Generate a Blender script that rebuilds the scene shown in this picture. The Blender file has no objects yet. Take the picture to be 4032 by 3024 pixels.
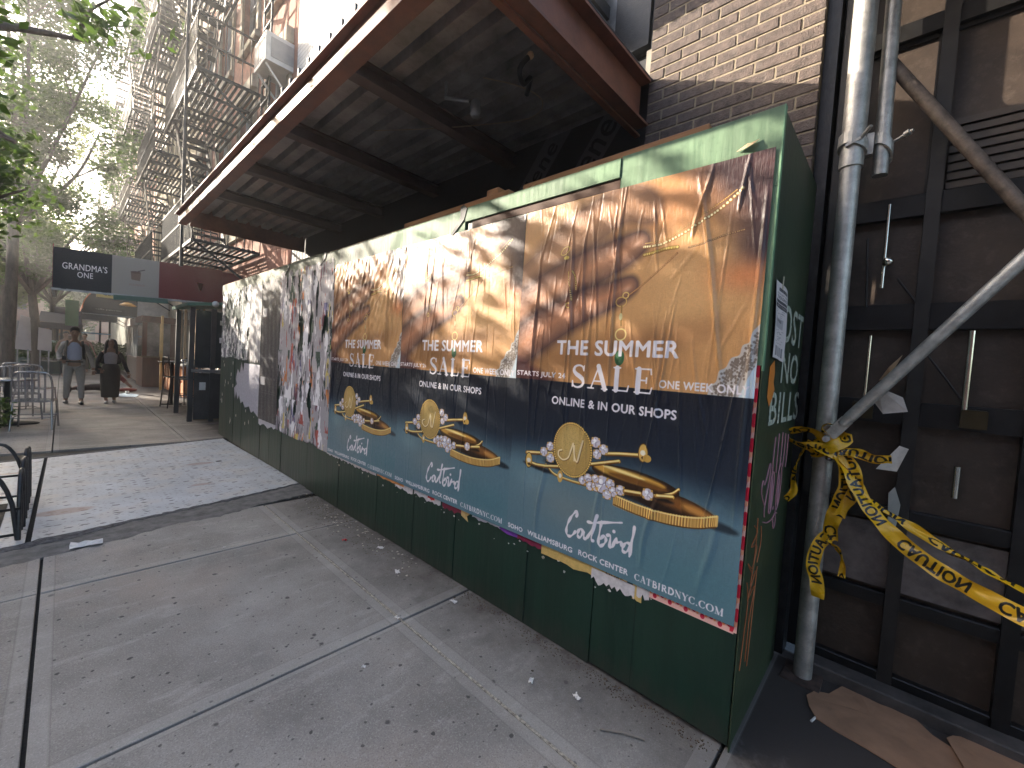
import bpy, math, random
import numpy as np
from mathutils import Vector, Matrix
S = bpy.context.scene
random.seed(7); rng = np.random.default_rng(7)
rad = math.radians

# ------------------------------------------------------------------ camera
cam = bpy.data.cameras.new('camera'); cam.sensor_width = 36; cam.lens = 36*1646.6/4032
cam.clip_start = .02; cam.clip_end = 2000
co = bpy.data.objects.new('camera', cam); S.collection.objects.link(co); S.camera = co
def cam_axes(yaw, pitch, roll):
    f = Vector((math.sin(yaw)*math.cos(pitch), math.cos(yaw)*math.cos(pitch), math.sin(pitch)))
    r = Vector((math.cos(yaw), -math.sin(yaw), 0)); u = r.cross(f)
    return r*math.cos(roll)+u*math.sin(roll), -r*math.sin(roll)+u*math.cos(roll), f
r_, u_, f_ = cam_axes(.8228, -.0411, .0643)
CAM = Vector((-1.8006, -.3909, 1.4548))
m = Matrix((r_, u_, -f_)).transposed().to_4x4(); m.translation = CAM
co.matrix_world = m

# ------------------------------------------------------------------ sky, sun, exposure
AZ, EL = 28., 21.
world = bpy.data.worlds.new('World'); S.world = world; world.use_nodes = True
wn = world.node_tree.nodes; wn.clear()
wo = wn.new('ShaderNodeOutputWorld'); bg = wn.new('ShaderNodeBackground'); sk = wn.new('ShaderNodeTexSky')
sk.sky_type = 'NISHITA'; sk.sun_disc = False; sk.sun_elevation = rad(EL); sk.sun_rotation = rad(-AZ)
sk.air_density = 1.0; sk.dust_density = 4; sk.ozone_density = 1.0
bg.inputs[1].default_value = .15
world.node_tree.links.new(sk.outputs[0], bg.inputs[0]); world.node_tree.links.new(bg.outputs[0], wo.inputs[0])
sl = bpy.data.lights.new('sun', 'SUN'); sl.energy = 3.9; sl.angle = rad(.55); sl.color = (1, .90, .76)
so = bpy.data.objects.new('sun', sl); S.collection.objects.link(so)
SUN = Vector((-math.sin(rad(AZ))*math.cos(rad(EL)), math.cos(rad(AZ))*math.cos(rad(EL)), math.sin(rad(EL))))
so.rotation_euler = SUN.to_track_quat('Z', 'Y').to_euler()
S.view_settings.view_transform = 'Standard'; S.view_settings.look = 'None'
S.view_settings.exposure = 2.25; S.view_settings.gamma = 1; S.view_settings.use_curve_mapping = False
S.cycles.max_bounces = 6; S.cycles.diffuse_bounces = 4; S.cycles.glossy_bounces = 3
S.cycles.transmission_bounces = 6; S.cycles.transparent_max_bounces = 12
S.cycles.caustics_reflective = False; S.cycles.caustics_refractive = False
S.cycles.sample_clamp_indirect = 6

# ------------------------------------------------------------------ helpers
def lin(c):
    return tuple(((x/255+.055)/1.055)**2.4 if x/255 > .04045 else x/255/12.92 for x in c)
MATS = {}
def M(name, base, rough=.7, metal=0, var=.12, vs=6, bump=0, bs=80, spec=.5, st=(1, 1, 1), var2=None, dirt=0, dirtc=(.03, .028, .025), trans=None, alpha=None):
    """a principled material: base colour with two scales of noise, fine relief, wear patches"""
    if name in MATS: return MATS[name]
    mt = bpy.data.materials.new(name); mt.use_nodes = True; nt = mt.node_tree; N = nt.nodes; L = nt.links
    b = N['Principled BSDF']; b.inputs['Roughness'].default_value = rough; b.inputs['Metallic'].default_value = metal
    b.inputs['Specular IOR Level'].default_value = spec
    g = N.new('ShaderNodeNewGeometry'); mp = N.new('ShaderNodeMapping'); mp.inputs['Scale'].default_value = st
    L.new(g.outputs['Position'], mp.inputs[0])
    n1 = N.new('ShaderNodeTexNoise'); n1.inputs['Scale'].default_value = vs; n1.inputs['Detail'].default_value = 6; n1.inputs['Roughness'].default_value = .65
    L.new(mp.outputs[0], n1.inputs[0])
    mr = N.new('ShaderNodeMapRange'); mr.inputs[1].default_value = .3; mr.inputs[2].default_value = .7
    mr.inputs[3].default_value = 1-var*1.6; mr.inputs[4].default_value = 1+var*1.6
    L.new(n1.outputs[0], mr.inputs[0])
    mx = N.new('ShaderNodeVectorMath'); mx.operation = 'SCALE'; mx.inputs[0].default_value = base[:3]
    L.new(mr.outputs[0], mx.inputs['Scale']); out = mx.outputs[0]
    if var2:
        n2 = N.new('ShaderNodeTexNoise'); n2.inputs['Scale'].default_value = var2[1]; n2.inputs['Detail'].default_value = 5
        L.new(mp.outputs[0], n2.inputs[0])
        r2 = N.new('ShaderNodeMapRange'); r2.inputs[1].default_value = .48; r2.inputs[2].default_value = .62; r2.inputs[4].default_value = var2[2]
        L.new(n2.outputs[0], r2.inputs[0])
        m2 = N.new('ShaderNodeMix'); m2.data_type = 'RGBA'; m2.inputs[7].default_value = (*var2[0], 1)
        L.new(r2.outputs[0], m2.inputs[0]); L.new(out, m2.inputs[6]); out = m2.outputs[2]
    if dirt:
        n3 = N.new('ShaderNodeTexNoise'); n3.inputs['Scale'].default_value = 23; n3.inputs['Detail'].default_value = 8; n3.inputs['Roughness'].default_value = .7
        L.new(g.outputs['Position'], n3.inputs[0])
        r3 = N.new('ShaderNodeMapRange'); r3.inputs[1].default_value = .52; r3.inputs[2].default_value = .66; r3.inputs[4].default_value = dirt
        L.new(n3.outputs[0], r3.inputs[0])
        m3 = N.new('ShaderNodeMix'); m3.data_type = 'RGBA'; m3.inputs[7].default_value = (*dirtc, 1)
        L.new(r3.outputs[0], m3.inputs[0]); L.new(out, m3.inputs[6]); out = m3.outputs[2]
    L.new(out, b.inputs['Base Color'])
    if bump:
        n4 = N.new('ShaderNodeTexNoise'); n4.inputs['Scale'].default_value = bs; n4.inputs['Detail'].default_value = 4
        L.new(mp.outputs[0], n4.inputs[0])
        bp = N.new('ShaderNodeBump'); bp.inputs['Strength'].default_value = min(1, bump); bp.inputs['Distance'].default_value = .004*max(1, bump)
        L.new(n4.outputs[0], bp.inputs['Height']); L.new(bp.outputs[0], b.inputs['Normal'])
        rr = N.new('ShaderNodeMapRange'); rr.inputs[3].default_value = max(0, rough-.1); rr.inputs[4].default_value = min(1, rough+.1)
        L.new(n1.outputs[0], rr.inputs[0]); L.new(rr.outputs[0], b.inputs['Roughness'])
    if trans:
        tr = N.new('ShaderNodeBsdfTranslucent'); tr.inputs[0].default_value = (*trans, 1)
        ad = N.new('ShaderNodeMixShader'); ad.inputs[0].default_value = .45
        L.new(b.outputs[0], ad.inputs[1]); L.new(tr.outputs[0], ad.inputs[2]); L.new(ad.outputs[0], N['Material Output'].inputs[0])
    MATS[name] = mt; return mt

class MB:
    """collects shapes for one mesh"""
    def __init__(s): s.v = []; s.f = []; s.sm = []
    def add(s, vs, fs, smooth=False):
        o = len(s.v); s.v += [tuple(v) for v in vs]; s.f += [tuple(i+o for i in f) for f in fs]; s.sm += [smooth]*len(fs); return s
    def box(s, x0, x1, y0, y1, z0, z1):
        return s.add([(x0, y0, z0), (x1, y0, z0), (x1, y1, z0), (x0, y1, z0), (x0, y0, z1), (x1, y0, z1), (x1, y1, z1), (x0, y1, z1)],
                     [(0, 3, 2, 1), (4, 5, 6, 7), (0, 1, 5, 4), (1, 2, 6, 5), (2, 3, 7, 6), (3, 0, 4, 7)])
    def bevbox(s, x0, x1, y0, y1, z0, z1, b):
        """box whose top edge is chamfered by b"""
        v = [(x0, y0, z0), (x1, y0, z0), (x1, y1, z0), (x0, y1, z0), (x0, y0, z1-b), (x1, y0, z1-b), (x1, y1, z1-b), (x0, y1, z1-b),
             (x0+b, y0+b, z1), (x1-b, y0+b, z1), (x1-b, y1-b, z1), (x0+b, y1-b, z1)]
        return s.add(v, [(0, 3, 2, 1), (0, 1, 5, 4), (1, 2, 6, 5), (2, 3, 7, 6), (3, 0, 4, 7), (4, 5, 9, 8), (5, 6, 10, 9), (6, 7, 11, 10), (7, 4, 8, 11), (8, 9, 10, 11)])
    def bar(s, p, q, w, h, up=(0, 0, 1)):
        p, q = Vector(p), Vector(q); d = (q-p).normalized(); up = Vector(up)
        if abs(d.dot(up)) > .98: up = Vector((1, 0, 0))
        a = d.cross(up).normalized()*w/2; b = a.cross(d).normalized()*h/2
        vs = [p-a-b, p+a-b, p+a+b, p-a+b, q-a-b, q+a-b, q+a+b, q-a+b]
        return s.add(vs, [(0, 1, 2, 3), (7, 6, 5, 4), (0, 4, 5, 1), (1, 5, 6, 2), (2, 6, 7, 3), (3, 7, 4, 0)])
    def tube(s, pts, r, n=10, cap=True):
        pts = [Vector(p) for p in pts]; rs = r if isinstance(r, (list, tuple)) else [r]*len(pts)
        ring = []; a = None
        for i, p in enumerate(pts):
            d = (pts[min(i+1, len(pts)-1)]-pts[max(i-1, 0)]).normalized()
            if a is None:
                a = d.cross(Vector((0, 0, 1)) if abs(d.z) < .9 else Vector((1, 0, 0))).normalized()
            else: a = (a-d*a.dot(d)).normalized()
            b = d.cross(a)
            ring.append([p+(a*math.cos(t)+b*math.sin(t))*rs[i] for t in [2*math.pi*k/n for k in range(n)]])
        vs = [v for rr in ring for v in rr]; fs = []
        for i in range(len(pts)-1):
            for k in range(n): fs.append((i*n+k, i*n+(k+1) % n, (i+1)*n+(k+1) % n, (i+1)*n+k))
        s.add(vs, fs, True)
        if cap:
            s.add(ring[0], [tuple(range(n-1, -1, -1))]); s.add(ring[-1], [tuple(range(n))])
        return s
    def prism(s, pts, n, flip=False):
        """pts: flat polygon (3D), n: extrusion vector"""
        k = len(pts); n = Vector(n); a = [Vector(p) for p in pts]; vs = a+[p+n for p in a]
        fs = [tuple(range(k-1, -1, -1)), tuple(range(k, 2*k))]+[(i, (i+1) % k, (i+1) % k+k, i+k) for i in range(k)]
        return s.add(vs, fs)
    def lathe(s, c, prof, n=20):
        vs = []; 
        for (r, z) in prof: vs += [(c[0]+r*math.cos(2*math.pi*k/n), c[1]+r*math.sin(2*math.pi*k/n), c[2]+z) for k in range(n)]
        fs = [(i*n+k, i*n+(k+1) % n, (i+1)*n+(k+1) % n, (i+1)*n+k) for i in range(len(prof)-1) for k in range(n)]
        return s.add(vs, fs, True)
    def ball(s, c, r, n=10):
        prof = [(max(1e-4, math.sin(math.pi*i/n)), -math.cos(math.pi*i/n)) for i in range(n+1)]
        rr = r if isinstance(r, (tuple, list)) else (r, r, r); o = MB().lathe((0, 0, 0), prof, n)
        return s.add([(c[0]+v[0]*rr[0], c[1]+v[1]*rr[1], c[2]+v[2]*rr[2]) for v in o.v], o.f, True)

def wloc(o):
    v = Vector((0, 0, 0))
    while o: v += o.location; o = o.parent
    return v
def mesh_of(name, mb, mat, off=Vector((0, 0, 0))):
    me = bpy.data.meshes.new(name)
    me.from_pydata([(v[0]-off.x, v[1]-off.y, v[2]-off.z) for v in mb.v], [], mb.f)
    me.polygons.foreach_set('use_smooth', mb.sm); me.materials.append(mat); me.update(); return me
def P(name, mb, mat, parent=None, **kw):
    """link one mesh object; verts are given in world space and kept there under a parent"""
    off = wloc(parent) if parent else Vector((0, 0, 0))
    if isinstance(mb, MB):
        if not parent and mb.v:
            a = np.array(mb.v); c = (a.min(0)+a.max(0))/2; off = Vector((c[0], c[1], a[:, 2].min()))
        me = mesh_of(name, mb, mat, off)
    else: me = mb
    o = bpy.data.objects.new(name, me); S.collection.objects.link(o)
    if parent: o.parent = parent
    elif isinstance(mb, MB): o.location = off
    for k, v in kw.items(): o[k] = v
    return o
def T(name, label, cat, loc=(0, 0, 0), group=None):
    o = bpy.data.objects.new(name, None); S.collection.objects.link(o); o.location = loc; o.empty_display_size = .1
    o['label'] = label; o['category'] = cat
    if group: o['group'] = group
    return o
def tag(o, label, cat, group=None):
    o['label'] = label; o['category'] = cat
    if group: o['group'] = group
    return o
def copy_tree(o, parent=None):
    c = o.copy(); S.collection.objects.link(c); c.parent = parent
    for ch in list(o.children): copy_tree(ch, c)
    return c
def weld(o, w=.0001, seg=1, angle=30):
    b = o.modifiers.new('bevel', 'BEVEL'); b.width = w; b.segments = seg; b.limit_method = 'ANGLE'; b.angle_limit = rad(angle); return o

# ------------------------------------------------------------------ flat print: a small painter that computes pixels
class Canvas:
    def __init__(s, w, h, bgc=(255, 255, 255), alpha=1):
        s.w, s.h = w, h; s.a = np.zeros((h, w, 4), np.float32); s.a[..., :3] = np.array(bgc)/255; s.a[..., 3] = alpha
        s.V, s.U = np.meshgrid((np.arange(h)+.5)/h, (np.arange(w)+.5)/w, indexing='ij')
        s.asp = w/h
    def blend(s, mask, col, sl=None, setalpha=False):
        t = s.a if sl is None else s.a[sl]; c = np.array(col, np.float32)
        if c.max() > 1.01: c = c/255
        t[..., :3] = t[..., :3]*(1-mask[..., None])+c*mask[..., None]
        if setalpha: t[..., 3] = np.maximum(t[..., 3], mask)
    def stroke(s, pts, r, col, soft=0, setalpha=False, op=1):
        """polyline in (u,v), radius r (in units of width; may be a list)"""
        rs = r if isinstance(r, (list, tuple)) else [r]*len(pts)
        for i in range(len(pts)-1):
            s.seg(pts[i], pts[i+1], rs[i], rs[i+1], col, soft, setalpha, op)
    def seg(s, a, b, ra, rb, col, soft=0, setalpha=False, op=1):
        W, H = s.w, s.h; ax, ay, bx, by = a[0]*W, a[1]*H, b[0]*W, b[1]*H; ra *= W; rb *= W; sf = max(1., soft*W)
        m = max(ra, rb)+sf+1
        x0, x1 = int(max(0, min(ax, bx)-m)), int(min(W, max(ax, bx)+m+1)); y0, y1 = int(max(0, min(ay, by)-m)), int(min(H, max(ay, by)+m+1))
        if x1 <= x0 or y1 <= y0: return
        X = np.arange(x0, x1)+.5; Y = (np.arange(y0, y1)+.5)[:, None]
        dx, dy = bx-ax, by-ay; L2 = dx*dx+dy*dy+1e-9; t = np.clip(((X-ax)*dx+(Y-ay)*dy)/L2, 0, 1)
        d = np.hypot(X-ax-t*dx, Y-ay-t*dy)-(ra+(rb-ra)*t)
        s.blend(np.clip(.5-d/sf, 0, 1)*op, col, (slice(y0, y1), slice(x0, x1)), setalpha)
    def ell(s, c, rx, ry, col, rot=0, soft=0, op=1, ring=None):
        """ellipse, radii in width units; ring = line radius for an outline"""
        W, H = s.w, s.h; cx, cy = c[0]*W, c[1]*H; rx *= W; ry *= W; sf = max(1., soft*W); m = max(rx, ry)+sf+2+(ring or 0)*W
        x0, x1 = int(max(0, cx-m)), int(min(W, cx+m+1)); y0, y1 = int(max(0, cy-m)), int(min(H, cy+m+1))
        if x1 <= x0 or y1 <= y0: return
        X = np.arange(x0, x1)+.5-cx; Y = (np.arange(y0, y1)+.5)[:, None]-cy
        ca, sa = math.cos(rot), math.sin(rot); xx = X*ca+Y*sa; yy = -X*sa+Y*ca
        q = np.sqrt((xx/rx)**2+(yy/ry)**2)+1e-6; g = np.sqrt((xx/rx**2)**2+(yy/ry**2)**2)/q+1e-6
        d = (q-1)/g
        if ring: d = np.abs(d)-ring*W
        s.blend(np.clip(.5-d/sf, 0, 1)*op, col, (slice(y0, y1), slice(x0, x1)))
    def poly(s, pts, col, op=1, setalpha=False, soft=1.):
        W, H = s.w, s.h; p = np.array(pts, float)*[W, H]; x0, y0 = np.maximum(0, p.min(0)-3).astype(int); x1, y1 = (p.max(0)+4).astype(int)
        x1, y1 = min(x1, W), min(y1, H)
        if x1 <= x0 or y1 <= y0: return
        acc = np.zeros((y1-y0, x1-x0), np.float32)
        for (ox, oy) in ((.25, .25), (.75, .25), (.25, .75), (.75, .75)):
            X = np.arange(x0, x1)+ox; Y = (np.arange(y0, y1)+oy)[:, None]; ins = np.zeros((y1-y0, x1-x0), bool)
            for i in range(len(p)):
                xa, ya = p[i]; xb, yb = p[i-1]
                if ya == yb: continue
                ins ^= ((ya > Y) != (yb > Y)) & (X < (xb-xa)*(Y-ya)/(yb-ya)+xa)
            acc += ins*.25
        s.blend(acc*op, col, (slice(y0, y1), slice(x0, x1)), setalpha)
    def tris(s, tri, col, op=1, dil=0):
        W, H = s.w, s.h; ss = 2
        p = tri*np.array([W, H])*ss; x0, y0 = np.maximum(0, p.reshape(-1, 2).min(0)-2).astype(int)//ss*ss; x1, y1 = (p.reshape(-1, 2).max(0)+4).astype(int)//ss*ss
        x1, y1 = min(x1, W*ss), min(y1, H*ss)
        if x1 <= x0 or y1 <= y0: return
        acc = np.zeros((y1-y0, x1-x0), bool)
        for t in p:
            a0, b0 = np.floor(t.min(0)-1).astype(int); a1, b1 = np.ceil(t.max(0)+1).astype(int)
            a0, b0 = max(a0, x0), max(b0, y0); a1, b1 = min(a1, x1), min(b1, y1)
            if a1 <= a0 or b1 <= b0: continue
            X = np.arange(a0, a1)+.5; Y = (np.arange(b0, b1)+.5)[:, None]
            e = [(t[(i+1) % 3][0]-t[i][0])*(Y-t[i][1])-(t[(i+1) % 3][1]-t[i][1])*(X-t[i][0]) for i in range(3)]
            acc[b0-y0:b1-y0, a0-x0:a1-x0] |= ((e[0] >= 0) & (e[1] >= 0) & (e[2] >= 0)) | ((e[0] <= 0) & (e[1] <= 0) & (e[2] <= 0))
        for k in range(dil):
            q = acc.copy(); q[1:] |= acc[:-1]; q[:-1] |= acc[1:]; q[:, 1:] |= acc[:, :-1]; q[:, :-1] |= acc[:, 1:]; acc = q
        h2, w2 = acc.shape[0]//2*2, acc.shape[1]//2*2; acc = acc[:h2, :w2].astype(np.float32)
        mm = acc.reshape(h2//2, 2, w2//2, 2).mean((1, 3))
        s.blend(mm*op, col, (slice(y0//2, y0//2+mm.shape[0]), slice(x0//2, x0//2+mm.shape[1])))
    def text(s, txt, u0, v0, u1, v1, col, bold=.0, flip=False, op=1):
        """sans text stretched to the box u0..u1, v0..v1 (v up)"""
        t = text_tris(txt, 0)
        lo = t.reshape(-1, 2).min(0); hi = t.reshape(-1, 2).max(0); q = (t-lo)/(hi-lo)
        if flip: q = 1-q
        s.tris(q*np.array([u1-u0, v1-v0])+np.array([u0, v0]), col, op, int(bold))
    def image(s, name):
        im = bpy.data.images.new(name, s.w, s.h, alpha=True); im.pixels.foreach_set(np.clip(s.a, 0, 1).astype(np.float32).ravel()); im.update(); im.pack(); return im
_tt = {}
def text_tris(txt, bold):
    if (txt, bold) in _tt: return _tt[(txt, bold)]
    c = bpy.data.curves.new('t', 'FONT'); c.body = txt; c.resolution_u = 3; c.offset = bold; c.space_character = 1.06
    o = bpy.data.objects.new('t', c); S.collection.objects.link(o); dg = bpy.context.evaluated_depsgraph_get()
    me = o.evaluated_get(dg).to_mesh(); me.calc_loop_triangles()
    v = np.array([x.co[:2] for x in me.vertices]); t = v[np.array([list(x.vertices) for x in me.loop_triangles])]
    o.evaluated_get(dg).to_mesh_clear(); bpy.data.objects.remove(o); bpy.data.curves.remove(c)
    _tt[(txt, bold)] = t; return t
def arc(cx, cy, rx, ry, a0, a1, n=14):
    return [(cx+rx*math.cos(rad(a0+(a1-a0)*i/n)), cy+ry*math.sin(rad(a0+(a1-a0)*i/n))) for i in range(n+1)]
def smooth(pts, n=6):
    out = []
    P4 = [pts[0]]+list(pts)+[pts[-1]]
    for i in range(1, len(P4)-2):
        p0, p1, p2, p3 = [np.array(q, float) for q in P4[i-1:i+3]]
        for k in range(n):
            t = k/n; out.append(tuple(.5*((2*p1)+(-p0+p2)*t+(2*p0-5*p1+4*p2-p3)*t*t+(-p0+3*p1-3*p2+p3)*t**3)))
    out.append(tuple(pts[-1])); return out
# serif capitals as thick and thin strokes in a unit-high box: (width, [ (points, radius or radii) ])
t_, k_ = .024, .075
def ser(x, y, w=.13): return ([(x-w, y), (x+w, y)], t_)
SERIF = {
 'A': (.86, [([(.14, .02), (.43, .98)], t_), ([(.42, 1.0), (.74, .02)], k_), ([(.24, .34), (.62, .34)], t_), ser(.13, .02), ser(.74, .02)]),
 'L': (.72, [([(.22, .03), (.22, .97)], k_), ([(.1, .02), (.66, .02)], t_), ([(.66, .02), (.70, .24)], t_), ser(.22, .98)]),
 'E': (.76, [([(.22, .03), (.22, .97)], k_), ([(.1, .02), (.68, .02)], t_), ([(.68, .02), (.73, .24)], t_), ([(.1, .98), (.66, .98)], t_), ([(.66, .98), (.68, .78)], t_), ([(.24, .52), (.52, .52)], t_), ([(.52, .42), (.52, .63)], t_)]),
 'S': (.66, [(smooth([(.56, .78), (.50, .94), (.34, 1.0), (.17, .93), (.12, .76), (.22, .61), (.40, .49), (.54, .36), (.58, .2), (.47, .05), (.30, 0), (.13, .07), (.08, .26)]), None), ([(.57, .76), (.57, .98)], t_), ([(.08, .28), (.08, .02)], t_)]),
 'C': (.86, [(arc(.48, .5, .38, .5, 50, 310, 20), 'c'), ([(.74, .72), (.74, .98)], t_), ([(.73, .12), (.78, .24)], t_)]),
 'O': (.96, [(arc(.48, .5, .40, .5, 0, 360, 24), 'c')]),
 'T': (.80, [([(.40, .03), (.40, .97)], k_), ([(.08, .98), (.72, .98)], t_), ([(.08, .98), (.06, .76)], t_), ([(.72, .98), (.74, .76)], t_), ser(.4, .02, .15)]),
 'B': (.78, [([(.22, .03), (.22, .97)], k_), ([(.1, .98), (.4, .98)], t_), ([(.1, .02), (.42, .02)], t_), ([(.24, .53), (.42, .53)], t_), (arc(.40, .76, .20, .22, 90, -90, 8), .045), (arc(.42, .275, .26, .255, 90, -90, 8), k_)]),
 'I': (.42, [([(.21, .03), (.21, .97)], k_), ser(.21, .98), ser(.21, .02)]),
 'R': (.82, [([(.22, .03), (.22, .97)], k_), ([(.1, .98), (.42, .98)], t_), ([(.24, .5), (.42, .5)], t_), (arc(.42, .74, .21, .24, 90, -90, 8), .055), ([(.42, .5), (.74, .03)], k_), ser(.22, .02), ([(.7, .02), (.84, .02)], t_)]),
 'D': (.92, [([(.22, .03), (.22, .97)], k_), ([(.1, .98), (.44, .98)], t_), ([(.1, .02), (.44, .02)], t_), (arc(.42, .5, .42, .48, 90, -90, 12), k_)]),
 'N': (.96, [([(.2, .03), (.2, .97)], t_), ([(.18, .97), (.76, .03)], k_), ([(.76, .03), (.76, .97)], t_), ser(.2, .02), ser(.14, .98, .08), ser(.76, .98)]),
 'M': (1.12, [([(.2, .03), (.2, .97)], t_), ([(.2, .97), (.54, .05)], k_), ([(.54, .05), (.9, .97)], t_), ([(.92, .97), (.92, .03)], k_), ser(.2, .02), ser(.92, .02), ser(.15, .98, .08), ser(.95, .98, .08)]),
 'Y': (.82, [([(.12, .97), (.42, .46)], k_), ([(.42, .46), (.72, .97)], t_), ([(.42, .48), (.42, .03)], k_), ser(.12, .98), ser(.72, .98, .1), ser(.42, .02)]),
 '.': (.30, [([(.15, .05), (.15, .06)], .06)])}
def serif_text(cv, txt, u0, v0, u1, v1, col, gap=.1, wt=1.):
    tot = sum(SERIF[c][0]+gap for c in txt)-gap; h = v1-v0; sx = (u1-u0)/tot; x = u0
    rs = min(sx, h*cv.h/cv.w)
    for c in txt:
        w, sts = SERIF[c]
        for pts, r in sts:
            q = [(x+a*sx, v0+b*h) for a, b in pts]
            if r is None:
                n = len(pts); rr = [(.026+.045*math.exp(-((i/(n-1)-.5)/.22)**2))*rs*wt for i in range(n)]
            elif r == 'c':
                rr = [(t_+(k_-t_)*abs(math.cos(math.atan2(b-.5, a-.48)))**1.5)*rs*wt for a, b in pts]
            else: rr = r*rs*wt
            cv.stroke(q, rr, col)
        x += (w+gap)*sx
# a brush-written logo: strokes in poster (u,v)
SCRIPT = [
 [(.386, .117), (.392, .128), (.382, .130), (.362, .112), (.346, .088), (.342, .066), (.352, .056), (.370, .060), (.388, .076)],
 [(.425, .082), (.412, .088), (.400, .078), (.400, .066), (.412, .064), (.426, .082), (.430, .066), (.442, .068)],
 [(.442, .068), (.466, .098), (.484, .139), (.478, .120), (.466, .078), (.474, .068)],
 [(.440, .1135), (.470, .117), (.520, .128), (.592, .142)],
 [(.506, .129), (.500, .100), (.497, .070), (.506, .062), (.524, .072), (.530, .086), (.520, .092), (.505, .080)],
 [(.532, .096), (.548, .098), (.548, .070), (.560, .072)],
 [(.561, .112), (.563, .114)],
 [(.560, .072), (.574, .098), (.576, .088), (.594, .092), (.596, .082)],
 [(.634, .094), (.618, .096), (.604, .084), (.604, .072), (.618, .072), (.634, .092), (.644, .142), (.640, .110), (.634, .072), (.632, .064)]]

def summer_poster():
    W, H = 880, 1320; c = Canvas(W, H); U, V = c.U, c.V
    r = np.random.default_rng(3)
    def g(cx, cy, sx, sy, rot=0):
        ca, sa = math.cos(rot), math.sin(rot); x = (U-cx)*1.; y = (V-cy)*1.5
        return np.exp(-(((x*ca+y*sa)/sx)**2+((-x*sa+y*ca)/sy)**2))[..., None]
    def C(*k): return np.array(lin_s(k))
    lin_s = lambda k: [x/255 for x in k]
    # skin
    a = np.ones((H, W, 3))*C(206, 152, 96)
    a += (C(228, 180, 122)-a)*g(.80, .70, .25, .22)*.8
    a += (C(120, 74, 44)-a)*g(.62, .60, .3, .06, .2)*.5
    a += (C(196, 132, 84)-a)*g(.70, .93, .16, .12)*.7
    a += (C(140, 96, 60)-a)*g(.30, .55, .5, .10)*.5
    a += (C(62, 42, 48)-a)*np.clip((U-.80+(V-.90)*1.1)/.14, 0, 1)[..., None]*.9
    a += (C(52, 36, 44)-a)*g(1.0, .80, .09, .10)*.9
    a += (C(226, 142, 88)-a)*g(.95, .745, .10, .05)*.8
    # hand: fingers from the left reaching up to the right
    def limb(pts, rr, col, sh):
        pts = smooth(pts, 8); n = len(pts)
        R = [rr[0]+(rr[1]-rr[0])*i/(n-1) for i in range(n)]
        D = np.full((H, W), 1e9)
        for i in range(0, n-1):
            ax, ay = pts[i][0], pts[i][1]*1.5; bx, by = pts[i+1][0], pts[i+1][1]*1.5; dx, dy = bx-ax, by-ay
            t = np.clip(((U-ax)*dx+(V*1.5-ay)*dy)/(dx*dx+dy*dy+1e-9), 0, 1)
            D = np.minimum(D, np.hypot(U-ax-t*dx, V*1.5-ay-t*dy)/(R[i]+(R[i+1]-R[i])*t))
        m = np.clip((1.03-D)/.06, 0, 1)[..., None]; shade = np.clip(1-D, 0, 1)[..., None]**.6
        sm = np.clip((1.55-D)/.55, 0, 1)[..., None]
        return m, shade, sm
    for pts, rr, col, dk in [([(-.1, .70), (.12, .80), (.3, .90), (.50, .955), (.60, .93)], (.13, .052), (196, 142, 100), (132, 92, 66)),
                             ([(-.1, .64), (.15, .74), (.36, .80), (.50, .83), (.575, .852)], (.12, .042), (190, 132, 94), (88, 60, 54)),
                             ([(-.1, .54), (.14, .64), (.34, .70), (.47, .725), (.548, .745)], (.10, .036), (192, 132, 96), (78, 54, 52))]:
        m_, sh, smm = limb(pts, rr, col, dk)
        a += (C(*dk)-a)*smm**1.6*.75*(1-m_)
        cc = C(*dk)+(C(*col)-C(*dk))*sh
        a += (cc-a)*m_
    a += (C(226, 178, 150)-a)*g(.567, .849, .02, .009, .5)*.8
    a += (C(226, 178, 150)-a)*g(.54, .738, .016, .009, .5)*.7
    # maroon wedge lower left
    w = np.clip(((.575-.02)-V-(U*.30))/.03+.5, 0, 1)[..., None]*np.clip((.40-U)/.2, 0, 1)[..., None]
    a += (C(74, 34, 38)-a)*w*.9
    # blue lower half
    hz = .262+.02*np.sin(U*3)-.02*(U-.5)
    t = np.clip((hz+.055-V)/.11, 0, 1)[..., None]; t = t*t*(3-2*t)
    b = C(15, 22, 36)+(C(26, 40, 56)-C(15, 22, 36))*np.clip((.48-V)/.2, 0, 1)[..., None]
    b = b+(C(94, 124, 136)-b)*t
    b += (C(122, 134, 134)-b)*g(.36, .13, .22, .10)*.7
    b += (C(136, 166, 172)-b)*g(.14, .19, .10, .06)*.4
    b += (C(78, 122, 132)-b)*g(.85, .06, .3, .10)*.6
    split = np.clip((V-.487)*H, 0, 1)[..., None]
    a = a*split+b*(1-split)
    gn = r.normal(0, 1, (H, W)); gn = (gn+np.roll(gn, 1, 0)+np.roll(gn, 1, 1)+np.roll(gn, (1, 1), (0, 1)))/4
    lo = np.kron(r.normal(0, 1, (H//8, W//8)), np.ones((8, 8)))[:H, :W]
    for k in range(3): lo = (lo+np.roll(lo, 4, 0)+np.roll(lo, 4, 1)+np.roll(lo, -3, 0))/4
    a *= (1+.03*gn+.012*lo)[..., None]
    c.a[..., :3] = np.clip(a, 0, 1)
    # lace at the lower right of the skin picture
    edge = smooth([(1.01, .65), (.984, .628), (.975, .605), (.955, .597), (.948, .577), (.925, .570), (.912, .550), (.893, .540), (.885, .517), (.868, .508), (.862, .487)], 4)
    c.poly(edge+[(1.01, .487)], (196, 190, 184))
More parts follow.
